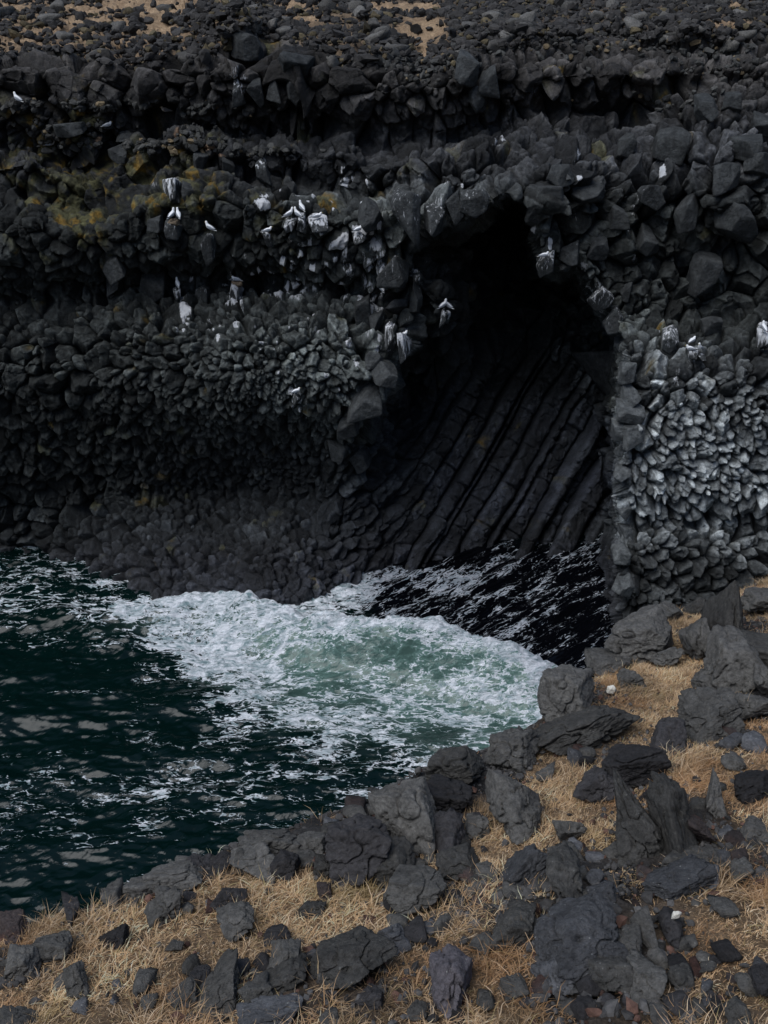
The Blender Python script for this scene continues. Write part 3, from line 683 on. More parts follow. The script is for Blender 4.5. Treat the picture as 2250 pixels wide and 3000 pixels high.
blocks = [ # px, py, w, h, guano, jut, tilt
 (1085, 625, 100, 130, .1, .4, 4), (1185, 625, 110, 150, .3, .45, -6), (1273, 645, 70, 95, .35, .5, 8), (1335, 600, 80, 110, 0, .2, 12), (1385, 585, 95, 80, .3, .5, 0),
 (1568, 625, 80, 90, .15, .5, -4), (1600, 570, 120, 80, .0, .35, 10), (1665, 735, 95, 70, .2, .45, 8), (1640, 520, 110, 90, 0, .3, 0), (1745, 720, 80, 80, 0, .4, 0), (1800, 640, 90, 100, 0, .35, 0),
 (1595, 765, 60, 90, .5, .9, 0), (1655, 780, 46, 40, .1, .6, 0), (1755, 870, 70, 80, .55, .5, -25), (1795, 935, 60, 90, .3, .4, -28), (1835, 850, 50, 70, 0, .4, 0), (1895, 700, 90, 90, 0, .4, 0),
 (2050, 800, 110, 140, 0, .55, -8), (1900, 570, 90, 90, .15, .5, 10), (1960, 420, 120, 110, 0, .45, 0), (2060, 320, 80, 90, 0, .5, 5), (2140, 300, 70, 70, 0, .5, 0), (2190, 430, 120, 80, 0, .5, 12), (2230, 360, 90, 70, 0, .5, 0), (1830, 430, 80, 90, 0, .5, 0),
 (2010, 610, 110, 130, 0, .4, 6), (2150, 640, 150, 150, 0, .3, 0), (2210, 480, 90, 90, 0, .45, 0), (1720, 560, 130, 80, 0, .4, 12), (2120, 520, 110, 90, 0, .45, 0),
 (1060, 1165, 150, 120, 0, .45, 12), (1020, 1240, 90, 100, 0, .55, 0), (1125, 1085, 100, 110, 0, .35, 18), (1095, 1045, 70, 60, 0, .55, 0), (1060, 910, 70, 110, .1, .4, 0), (1160, 900, 90, 80, 0, .4, 0), (1150, 790, 110, 110, .3, .4, 0), (1100, 950, 60, 90, 0, .4, 0),
 (1215, 870, 60, 120, .2, .35, 0), (1183, 1000, 55, 95, .75, .45, 12), (1140, 990, 40, 100, .6, .4, 0), (990, 1310, 80, 80, 0, .3, 0), (1055, 1340, 80, 90, 0, .2, 20),
 (1762, 1050, 110, 130, 0, 1.1, 30), (1835, 1085, 70, 90, .05, .5, 0), (1880, 1095, 60, 60, 0, .5, 0), (1840, 1200, 110, 80, .1, .5, 0), (1845, 1150, 70, 90, 0, .4, 0), (1960, 1120, 70, 90, .2, .5, 0), (2000, 1130, 60, 70, .1, .5, 0), (2070, 1060, 80, 70, 0, .5, 0),
 (2180, 1110, 60, 110, 0, .4, 0), (2240, 1130, 70, 80, 0, .4, 0), (1955, 990, 60, 70, .5, .5, -20), (2080, 950, 80, 70, 0, .5, 0),
 (1815, 1000, 50, 60, 0, .4, 0), (1812, 1250, 60, 80, 0, .35, 10), (1822, 1320, 60, 60, 0, .35, 0), (1818, 1385, 70, 60, 0, .35, 0), (1825, 1440, 60, 60, 0, .4, 0), (1822, 1495, 60, 50, 0, .4, 10), (1830, 1560, 60, 70, 0, .35, 0), (1815, 1630, 70, 90, 0, .3, 0), (1820, 1710, 80, 90, 0, .3, 0), (1860, 1330, 80, 90, 0, .4, 0), (1850, 1270, 80, 90, 0, .4, 0), (1935, 1310, 60, 60, 0, .5, 0), (1870, 1410, 90, 70, 0, .4, 0), (1940, 1460, 60, 60, 0, .5, 0), (1865, 1545, 60, 50, 0, .5, 0), (1920, 1555, 60, 50, 0, .5, 10),
 (455, 655, 60, 65, .05, .5, 0), (380, 400, 90, 36, 0, .4, 5), (200, 375, 130, 45, 0, .4, 4), (345, 445, 80, 60, 0, .35, 0), (340, 780, 90, 100, 0, .3, 0), (450, 830, 100, 130, 0, .25, 0), (340, 830, 60, 80, 0, .3, 0), (595, 855, 50, 50, .3, .5, 0),
 (720, 130, 120, 90, 0, .3, 0), (860, 200, 150, 110, 0, .2, 0), (590, 470, 60, 60, 0, .4, 0), (700, 265, 45, 80, .5, .3, 0), (750, 270, 60, 90, 0, .3, 0), (800, 265, 60, 70, 0, .3, 0), (860, 270, 60, 80, 0, .3, 0), (775, 500, 55, 90, .4, .3, 0), (670, 480, 55, 70, .0, .35, 0),
 (505, 560, 60, 90, .6, .35, 0), (555, 560, 55, 70, 0, .35, 0), (1395, 290, 70, 90, 0, .4, 0), (1430, 235, 80, 100, 0, .4, 0), (1365, 200, 90, 110, 0, .35, 0)]
for i, (bx, by, bw, bh, gg, jt, tl) in enumerate(blocks):
    if bx > 1850 and by > 985 and (bx, by) != (1955, 990): continue
    k_ = 1.05 if bx == 1762 else .86 if gg > .25 else .74
    basalt_block(bx, by, bw * k_, bh * k_, gg, jt, tl, 100 + i, 2.3 if (bx > 1790 and by > 985) else 1.25 if (1050 < bx < 1480 and by < 700) or (980 < bx < 1130 and by > 1000) else 1.0)

# ------------------------------------------------------------------ kittiwakes
def bird_mesh(name, crouch=0.0):
    bm = bmesh.new()
    def loft(rings, seg=12, mat=0):
        prev = None; first = None
        for (x, y, z, rx, ry, tx, tz) in rings:
            vs = []
            t = Vector((tx, 0, tz)).normalized(); s = Vector((0, 1, 0)); u = s.cross(t)
            for k in range(seg):
                a = 2 * math.pi * k / seg
                vs.append(bm.verts.new(Vector((x, y, z)) + s * (rx * math.cos(a)) + u * (ry * math.sin(a))))
            if prev:
                for k in range(seg):
                    fc = bm.faces.new((prev[k], prev[(k + 1) % seg], vs[(k + 1) % seg], vs[k])); fc.smooth = True; fc.material_index = mat
            else: first = vs
            prev = vs
        for loop in (first, prev):
            try:
                fc = bm.faces.new(loop); fc.material_index = mat
            except ValueError: pass
    k = 1 - .45 * crouch
    z0 = .05 * (1 - crouch)
    Z = lambda z: z0 + z * k
    loft([(-.235, 0, Z(.035), .012, .004, 1, .25), (-.20, 0, Z(.045), .026, .008, 1, .3), (-.14, 0, Z(.06), .034, .022, 1, .45), (-.08, 0, Z(.085), .054, .046, 1, .5),
          (-.02, 0, Z(.115), .066, .062, 1, .55), (.035, 0, Z(.15), .064, .062, .8, .7), (.07, 0, Z(.195), .046, .046, .5, 1), (.085, 0, Z(.235), .034, .034, .3, 1),
          (.093, 0, Z(.262), .034, .036, .3, 1), (.098, 0, Z(.285), .029, .032, .2, 1), (.100, 0, Z(.303), .012, .014, .1, 1)])
    loft([(.118, 0, Z(.270), .011, .010, 1, 0), (.14, 0, Z(.268), .007, .007, 1, -.1), (.165, 0, Z(.258), .001, .001, 1, -.3)], 8, 3)
    for s in (-1, 1):
        loft([(.055, s * .05, Z(.165), .008, .012, -1, -.3), (.02, s * .060, Z(.14), .014, .044, -1, -.45), (-.05, s * .056, Z(.11), .015, .048, -1, -.5), (-.12, s * .038, Z(.085), .012, .03, -1, -.4), (-.18, s * .02, Z(.07), .007, .016, -1, -.3)], 10, 1)
        loft([(-.175, s * .021, Z(.072), .008, .016, -1, -.3), (-.225, s * .008, Z(.058), .006, .009, -1, -.3), (-.262, s * -.004, Z(.048), .001, .002, -1, -.3)], 8, 2)
        bmesh.ops.create_icosphere(bm, subdivisions=1, radius=.0055, matrix=Matrix.Translation((.112, s * .027, Z(.280))))
        if not crouch:
            loft([(.015, s * .022, .11, .007, .007, 0, -1), (.02, s * .022, .0, .005, .005, 0, -1)], 6, 2)
            loft([(.005, s * .022, .004, .006, .004, 1, 0), (.05, s * .022, .004, .018, .003, 1, 0)], 6, 2)
    for fc in bm.faces:
        if len(fc.verts) == 3: fc.material_index = 2
    me = bpy.data.meshes.new(name); bm.to_mesh(me); bm.free()
    for m in BM: me.materials.append(m)
    return me
BM = [mat_plain('white_plumage', (0.78, 0.79, 0.80), .8, .08), mat_plain('grey_wing', (0.26, 0.28, 0.31), .8, .1), mat_plain('black_feather', (0.015, 0.015, 0.016)), mat_plain('yellow_bill', (0.5, 0.38, 0.06), .5)]
ME_STAND, ME_SIT = bird_mesh('kittiwake'), bird_mesh('kittiwake', 1.0)
M_NEST = mat_plain('nest_mud', (0.13, 0.10, 0.07), .95, .6, 14, 1.0)

def nest(c, r, label, seed):
    # a cup of matted weed plastered on the ledge
    v, f = stone_shape(4, 16, 8, .14, seed)
    v = v * np.array([r, r, r * .62])
    top = v[:, 2] > r * .30
    rad = np.hypot(v[:, 0], v[:, 1]) / r
    v[top, 2] = r * (.30 + .10 * sstep(.3, .75, rad[top])) + .02 * fbm(v[top] * 30, 2)
    o = mesh_from('bird_nest', v, f, M_NEST); o.location = c
    return tag(o, label, 'nest', 'kittiwake nests on the cliff')

G = 'kittiwakes on the cliff'
birds = [ # px, py(feet), facing deg (0 = right), sit, nest?, label, guano of perch, perch w, perch h
 (54, 306, 150, 0, 0, 'white gull standing on rubble ledge highest at the left edge', 0, 0, 0),
 (484, 328, 200, 1, 0, 'white gull sitting on mossy block of the top ledge, facing away left', 0, 0, 0),
 (317, 372, 20, 1, 0, 'white gull crouched between grey stones above the turf tufts', 0, 0, 0),
 (150, 427, 15, 1, 0, 'gull lying low on top of the mossy green step', 0, 0, 0),
 (505, 644, 60, 0, 1, 'taller left gull of the pair on the dark muddy nest', .3, 52, 50),
 (524, 644, 110, 0, 0, 'smaller right gull of the pair on the dark muddy nest', 0, 0, 0),
 (614, 670, 160, 0, 0, 'upright gull facing left on the flat brown whitewashed pillar', .35, 44, 110),
 (785, 672, 15, 1, 0, 'gull resting on a rounded whitewashed knob below the big white streaks', .55, 44, 50),
 (848, 635, 20, 0, 0, 'gull leaning right on the left shelf of the whitewashed group', .6, 48, 46),
 (871, 616, 140, 0, 0, 'slim gull half hidden behind the topmost gull of the group', 0, 0, 0),
 (884, 614, 120, 0, 0, 'topmost gull of the whitewashed group, facing left', .6, 40, 75),
 (931, 630, 10, 1, 0, 'gull settled on the broad white-streaked block right of the group', .75, 64, 44),
 (1050, 668, 30, 1, 0, 'gull tucked against a white splashed block left of the arch', .7, 50, 56),
 (521, 838, 110, 0, 0, 'lone gull on a whitewashed knob above a bright white smear', .5, 34, 40),
 (690, 818, 170, 1, 1, 'gull sitting on a nest above a pale man-high streaked pillar', .7, 32, 80),
 (1118, 850, 110, 0, 0, 'slender gull on a narrow ledge beside the cave mouth', .6, 26, 44),
 (1184, 985, 40, 1, 0, 'gull on the white streaked column lowest beside the cave mouth', 0, 0, 0),
 (1299, 897, 35, 0, 0, 'left gull of the pair inside the dark cave mouth', .6, 26, 60),
 (1312, 898, 145, 0, 0, 'right gull of the pair inside the dark cave mouth', .6, 26, 60),
 (1595, 753, 0, 1, 0, 'gull sitting on the whitewashed block hanging over the cave', 0, 0, 0),
 (2028, 1002, 40, 1, 0, 'upper gull of the three resting right of the cave', 0, 0, 0),
 (2022, 1018, 170, 1, 0, 'middle gull of the three resting right of the cave', .6, 40, 26),
 (2050, 1026, 230, 0, 0, 'lower gull of the three right of the cave, leaning over', .4, 26, 30),
 (2238, 965, 100, 0, 0, 'gull at the right edge of the cliff beside a white smear', .8, 36, 60),
 (868, 1140, 20, 1, 0, 'gull low on the small broken columns above a white smear', .5, 30, 40),
]
for i, (bx, by, fa, sit, ns, lab, gg, pw, phh) in enumerate(birds):
    sl0 = np.linalg.norm(cliff_at(bx, by + 12)[1] - CAM)
    if pw:
        pf, p0, n0 = cliff_at(bx, by + phh / 2)
        v, f = stone_shape(4, 8, 30, .04, 300 + i)
        sl = np.linalg.norm(p0 - CAM); W = pw * sl / FPX; Hh = phh * sl / FPX
        D = max(.55, W * .9)
        v = v / np.abs(v).max(0) * np.array([W / 2, D, Hh / 2])
        v[:, 2] = np.minimum(v[:, 2], Hh * .40 + .02 * fbm(v * 6, 2))
        Rr = ray(bx, by + phh / 2)
        yf = min(pf[1], p0[1]) - .35 * D
        c = CAM + Rr * (yf / Rr[1])
        zz = (v[:, 2] - v[:, 2].min()) / np.ptp(v[:, 2])
        o = mesh_from('basalt_block', v, f, M_BLOCK, True, {'guano': np.clip(gg * (.35 + .8 * zz), 0, 1.2), 'lum': np.ones(len(v))}, CLIFF); o.location = c
        foot = c + np.array([0, -D * .35, Hh * .40])
        Rf = ray(bx, by); foot[0] = (Rf * (foot[1] / Rf[1]))[0]
    else:
        if 'right gull of the pair on' in lab or 'slim gull' in lab:
            Rf = ray(bx, by); foot = CAM + Rf * (last[1] / Rf[1]); foot[2] = last[2]
        else:
            pf, p0, n0 = cliff_at(bx, by + 3)
            Rf = ray(bx, by); foot = CAM + Rf * ((pf[1] - .12) / Rf[1])
            if 'hanging' in lab or 'lowest beside' in lab: foot = CAM + Rf * ((pf[1] - (1.1 if 'hang' in lab else .9)) / Rf[1])
    if ns:
        nest(tuple(foot + np.array([0.05, 0, .0])), .26, 'muddy kittiwake nest under the left pair of gulls' if i == 4 else 'small kittiwake nest on the pale streaked pillar', 700 + i)
        foot = foot + np.array([0, 0, .09])
    last = foot.copy()
    o = bpy.data.objects.new('kittiwake', ME_SIT if sit else ME_STAND); COL.objects.link(o)
    o.location = foot; o.rotation_euler = (0, 0, math.radians(fa)); o.scale = (1.25,) * 3
    tag(o, lab, 'bird', G)

# ------------------------------------------------------------------ sea
wpx = np.concatenate([np.linspace(-6000, -60, 160), np.arange(-30, 2000, 2.6), np.linspace(2004, 3600, 60)])
wpy = np.concatenate([np.arange(1480, 1575, 9), np.arange(1576, 2760, 2.4), np.linspace(2766, 4800, 60)])
WX, WY = np.meshgrid(wpx, wpy)
R = ray(WX, WY); tt = -HC / R[..., 2]
WP = CAM + R * tt[..., None]; WP[..., 2] = 0
FP = [(1180, 1990, .22, .45), (1140, 1985, .25, .6), (1010, 1918, .95, .8), (1100, 1922, .95, .9), (1200, 1940, .98, .9), (1300, 1958, 1, .9), (1020, 2040, .5, .7), (960, 1935, .85, .8), (880, 1960, .4, .9), (1000, 1985, .4, .9), (1240, 2010, .42, .8),
 (100, 1950, .03, .05), (100, 2150, .05, .0), (300, 2080, .02, 0), (500, 2050, .1, .05), (550, 2130, .14, 0), (300, 2220, .10, 0), (250, 2300, .32, 0), (470, 2310, .46, 0), (560, 2330, .40, 0), (400, 2390, .28, 0), (100, 2450, .18, 0), (60, 2380, .3, 0), (300, 2560, .06, 0), (600, 2470, .08, 0), (560, 2400, .34, 0), (100, 2600, .05, 0), (110, 2510, .2, 0),
 (30, 1700, .40, .1), (100, 1680, .55, .1), (100, 1770, .38, .1), (200, 1740, .34, .1), (300, 1740, .36, .1), (400, 1755, .55, .2), (480, 1735, .5, .2), (250, 1690, .3, 0), (380, 1715, .3, 0), (20, 1660, .3, 0), (150, 1660, .36, 0), (150, 1850, .2, .1), (50, 1820, .3, .1), (260, 1820, .52, .1), (310, 1880, .35, .1), (290, 1990, .15, .1), (220, 1900, .12, 0), (20, 1780, .4, .1), (450, 2000, .2, .1), (450, 1940, .3, .1), (350, 1930, .1, 0),
 (370, 1800, .85, .4), (500, 1780, .92, .4), (650, 1770, 1.0, .5), (740, 1760, 1.2, .5), (780, 1800, 1.1, .6), (500, 1860, .82, .4), (620, 1850, .8, .5), (700, 1900, .85, .5), (850, 1900, .8, .6), (600, 1950, .75, .4), (700, 2000, .68, .5), (820, 2060, .62, .5), (950, 2100, .62, .5), (1080, 2110, .6, .5),
 (1000, 1960, .5, 1.), (950, 1990, .42, 1.), (1120, 2000, .40, 1.0), (1200, 2060, .48, 1.0), (1350, 2080, .6, .9), (1500, 2070, .85, .8), (1560, 2060, .95, .8), (1450, 2010, .85, .8), (1350, 1980, .85, .9), (1250, 1965, .8, 1.0), (1150, 1935, .8, 1.0), (1050, 1930, .72, 1.0), (1420, 2050, .7, 1.0),
 (850, 1790, .7, .2), (950, 1730, .82, .2), (1050, 1715, .8, .2), (1000, 1850, .62, .1), (900, 1860, .75, .3), (1030, 1760, .72, .1), (1120, 1900, .6, .1), (1230, 1880, .5, 0), (1250, 1945, .75, .3), (1100, 1840, .5, 0), (1080, 1790, .45, 0),
 (750, 2110, .40, .15), (640, 2050, .42, .1), (650, 2200, .26, 0), (900, 2180, .42, .1), (1100, 2200, .42, .2), (1300, 2150, .32, .4), (1450, 2130, .35, .7), (1480, 2170, .3, 1.0), (1000, 2260, .36, 0), (1150, 2270, .40, 0), (800, 2260, .34, 0), (900, 2330, .28, 0), (700, 2330, .30, 0), (750, 2420, .30, 0),
 (1180, 1730, .42, 0), (1300, 1690, .66, 0), (1360, 1715, .6, 0), (1220, 1690, .62, 0), (1500, 1650, .38, 0), (1600, 1620, .42, 0), (1700, 1700, .36, 0), (1780, 1680, .42, 0), (1600, 1800, .34, 0), (1400, 1800, .36, 0), (1500, 1950, .30, 0), (1650, 1950, .25, 0), (1700, 1850, .24, 0), (1350, 1880, .38, 0), (1250, 1635, .0, 0), (1350, 1610, 0, 0), (1450, 1730, .36, 0), (1300, 1780, .38, 0), (1400, 1930, .32, 0), (1560, 1990, .36, 0)]
foam, aer = shepard(WX, WY, FP, 1, .6, 3.2)
foam = np.where(WX < -30, foam * .8, foam)
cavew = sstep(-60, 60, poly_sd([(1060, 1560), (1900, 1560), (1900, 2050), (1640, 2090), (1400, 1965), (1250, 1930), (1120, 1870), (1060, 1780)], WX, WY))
x, y = WP[..., 0], WP[..., 1]
def n2(sx, sy, o, oc=3, rot=0.0):
    c, s = math.cos(rot), math.sin(rot)
    return fbm(np.stack([(x * c + y * s) * sx + o, (-x * s + y * c) * sy + o, 0 * x + o], -1), oc)
h = .26 * n2(.35, .8, 3, 2, .15) + .10 * n2(.75, 2.0, 8, 3, -.1)
rg = 1 - np.abs(n2(.8, 1.6, 21, 3, .1)) * 2.2
h += .03 * n2(1.9, 3.4, 81, 3, .1) + .085 * rg + .012 * n2(3.2, 6, 31, 2)
hc = .34 * n2(.25, 1.3, 5, 4, math.radians(42)) + .13 * n2(.8, 4.0, 15, 3, math.radians(42))
h = h * (1 - cavew) + hc * cavew
h *= .8
def unproj_z(px, py, z=0.0):
    r = ray(px, py); t = (z - HC) / r[..., 2]; return CAM + r * t[..., None]
crest = unproj_z(np.array([150, 300, 480, 650, 760, 900, 1050, 1250, 1420, 1560, 1700]), np.array([1800, 1835, 1800, 1800, 1840, 1880, 1915, 1945, 1985, 2025, 2070]))
dmin = np.full(x.shape, 1e9); sg = np.zeros(x.shape); along = np.zeros(x.shape)
for k in range(len(crest) - 1):
    a, b_ = crest[k, :2], crest[k + 1, :2]; e = b_ - a; L = np.hypot(*e)
    t = np.clip(((x - a[0]) * e[0] + (y - a[1]) * e[1]) / L ** 2, 0, 1)
    dx_, dy_ = x - a[0] - t * e[0], y - a[1] - t * e[1]; d = np.hypot(dx_, dy_)
    m = d < dmin; dmin = np.where(m, d, dmin); sg = np.where(m, np.sign(e[0] * dy_ - e[1] * dx_), sg); along = np.where(m, k + t, along)
dm = dmin + .35 * n2(.6, .6, 51, 3)
width = np.where(sg > 0, .55, 1.25)
ch = np.interp(along, [0, 1, 2, 3, 4, 5, 6, 7, 8, 9, 10], [.1, .3, .5, .7, .65, .7, 1.0, 1.2, 1.1, 1.0, .6])
h += 1.75 * ch * np.exp(-(dm / width) ** 2)
act = np.interp(along, [0, 2, 4, 5, 6, 9, 10], [0, .3, .7, 1, 1, .8, .5])
lip_ = np.exp(-((dm - .05) / .34) ** 2) * act
face = np.exp(-((dm - 1.0) / .55) ** 2) * act * (sg < 0)
aer = aer * (1 - .6 * np.exp(-((WX - 560) / 230) ** 2 - ((WY - 1850) / 110) ** 2)); foam = foam + .14 * np.exp(-((WX - 560) / 200) ** 2 - ((WY - 1840) / 70) ** 2)
foam = foam * (1 - .38 * face); foam = np.maximum(foam, 1.0 * sstep(.35, .8, lip_)); aer = np.clip(aer + .75 * face + .4 * lip_, 0, 1)
hump = unproj_z(np.array(750), np.array(1812))
h += .55 * np.exp(-(((x - hump[0]) / .9) ** 2 + ((y - hump[1]) / .7) ** 2))
hump = unproj_z(np.array(105), np.array(1700))
h += .22 * np.exp(-(((x - hump[0]) / .5) ** 2 + ((y - hump[1]) / .4) ** 2))
fz = sstep(.45, .9, foam)
h += fz * (.28 * n2(1.1, 2.0, 61, 4, .3) + .07 * n2(7, 9, 71, 3))
WP[..., 2] = h
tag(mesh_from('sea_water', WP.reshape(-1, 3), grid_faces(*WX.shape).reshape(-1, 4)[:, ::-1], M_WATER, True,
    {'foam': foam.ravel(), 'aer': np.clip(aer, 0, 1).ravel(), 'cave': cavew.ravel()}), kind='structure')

# ------------------------------------------------------------------ near slope
def plane_hit(px, py):
    r = ray(px, py); t = 5.17 / (-r[..., 2] - .47 * r[..., 1] + .15 * r[..., 0]); return CAM + r * t[..., None]
lp = np.array([(-1500, 3300), (-900, 3020), (0, 2745), (300, 2670), (560, 2550), (800, 2450), (1000, 2390), (1180, 2300), (1330, 2230), (1450, 2195), (1580, 2120), (1680, 2070), (1790, 1950), (1860, 1825), (2060, 1770), (2250, 1695), (2500, 1630), (3000, 1585)], float)
LIP = plane_hit(lp[:, 0], lp[:, 1])
o_ = np.argsort(LIP[:, 0]); LX, LY = LIP[o_, 0], LIP[o_, 1]
RCK = [(1150, 2350, 1), (1300, 2250, 1), (1200, 2450, 1), (1500, 2250, .8), (1650, 2050, 1), (1700, 2150, .5), (1850, 1850, 1), (2100, 1850, .8), (2010, 1835, 0), (2000, 1800, .2), (2220, 1735, 0), (2090, 1900, .1), (2060, 1940, 0), (1900, 1900, .2), (2200, 2050, .6), (1950, 2000, 0), (1800, 2100, 0), (1600, 2250, 0), (1650, 2350, 0), (1400, 2500, .1),
 (1000, 2500, .9), (800, 2450, .7), (600, 2540, .8), (450, 2590, .7), (300, 2640, .4), (150, 2720, .1), (100, 2800, .6), (500, 2700, 0), (700, 2600, 0), (900, 2600, 0), (1100, 2600, .4), (1000, 2680, 0), (600, 2800, 0), (300, 2850, 0), (100, 2950, 0), (800, 2900, .5), (650, 2950, .4),
 (1000, 2820, .6), (1150, 2700, .2), (1200, 2600, .6), (1350, 2600, .6), (1350, 2680, .5), (1500, 2650, .55), (1700, 2560, .5), (1750, 2650, .6), (1700, 2750, .9), (1850, 2800, .6), (1550, 2720, .6), (1450, 2850, .1), (1250, 2900, .4), (1250, 2750, .2), (1450, 2950, .2), (1650, 2900, .6), (1800, 2950, .6), (1950, 2900, .4),
 (2100, 2800, .1), (2200, 2700, .1), (2050, 2650, .3), (2150, 2500, .6), (1900, 2600, .6), (2000, 2400, .6), (1850, 2450, .5), (2200, 2350, .2), (2100, 2250, .1), (1950, 2200, .3), (1850, 2250, .6), (2200, 2200, .2), (2150, 2920, .3), (1700, 2450, .2), (1550, 2450, .1)]
_ck = np.array(RCK); _cw = plane_hit(_ck[:, 0], _ck[:, 1])
def rocky_at(x, y):
    W = 0; S = 0
    for (cx, cy, _), r_ in zip(_cw, _ck[:, 2]):
        w = 1 / (((x - cx) ** 2 + (y - cy) ** 2) + .02) ** 1.7
        W = W + w; S = S + w * r_
    return S / W
def zt(x, y):
    x = np.asarray(x, float); y = np.asarray(y, float)
    s = (y - np.interp(x, LX, LY)) * .72
    p = np.stack([x, y, 0 * x], -1)
    z = 17.5 - .47 * (y - 4.95) + .15 * x
    z = z + .16 * fbm(p / 2.2, 3)
    sp_ = np.maximum(s - .15 * fbm(p * .9 + 3, 2), 0)
    z = z - 1.9 * (np.sqrt(sp_ ** 2 + .09) - .3)
    p3 = np.stack([x, y, z * .8], -1)
    z = z + np.minimum(sp_, 1.5) * .5 * fbm(p3 * .8 + 9, 4)
    return np.maximum(z, -2.5)
gx = np.concatenate([np.linspace(-60, -9, 90), np.arange(-8.95, 13.5, .055), np.linspace(13.6, 60, 80)])
gy = np.concatenate([np.linspace(-60, 2, 60), np.arange(2.05, 26, .055), np.linspace(26.1, 33, 30)])
GX, GY = np.meshgrid(gx, gy)
GZ = zt(GX, GY)
pg = np.stack([GX, GY, GZ], -1)
rk = rocky_at(GX, GY)
outs = sstep(-.2, .5, (GY - np.interp(GX, LX, LY)) * .72)
rk = np.maximum(rk, outs)
rk = sstep(.25, .7, rk + .35 * fbm(pg * 1.5, 3))
GZ = GZ + rk * (.10 * (1 - np.abs(fbm(pg * 1.8 + 7, 3)) * 3) + .05 * fbm(pg * 6, 4)) + .012 * fbm(pg * 12, 3)
tag(mesh_from('slope_ground', np.stack([GX, GY, GZ], -1).reshape(-1, 3), grid_faces(*GX.shape).reshape(-1, 4)[:, ::-1], M_GROUND, True, {'rocky': rk.ravel()}), kind='structure')

def hit(px, py):
    r = ray(px, py); t = np.arange(5, 45, .04)
    p = CAM + t[:, None] * r; b = p[:, 2] < zt(p[:, 0], p[:, 1])
    k = int(np.argmax(b)) if b.any() else None
    return None if k is None else p[k]

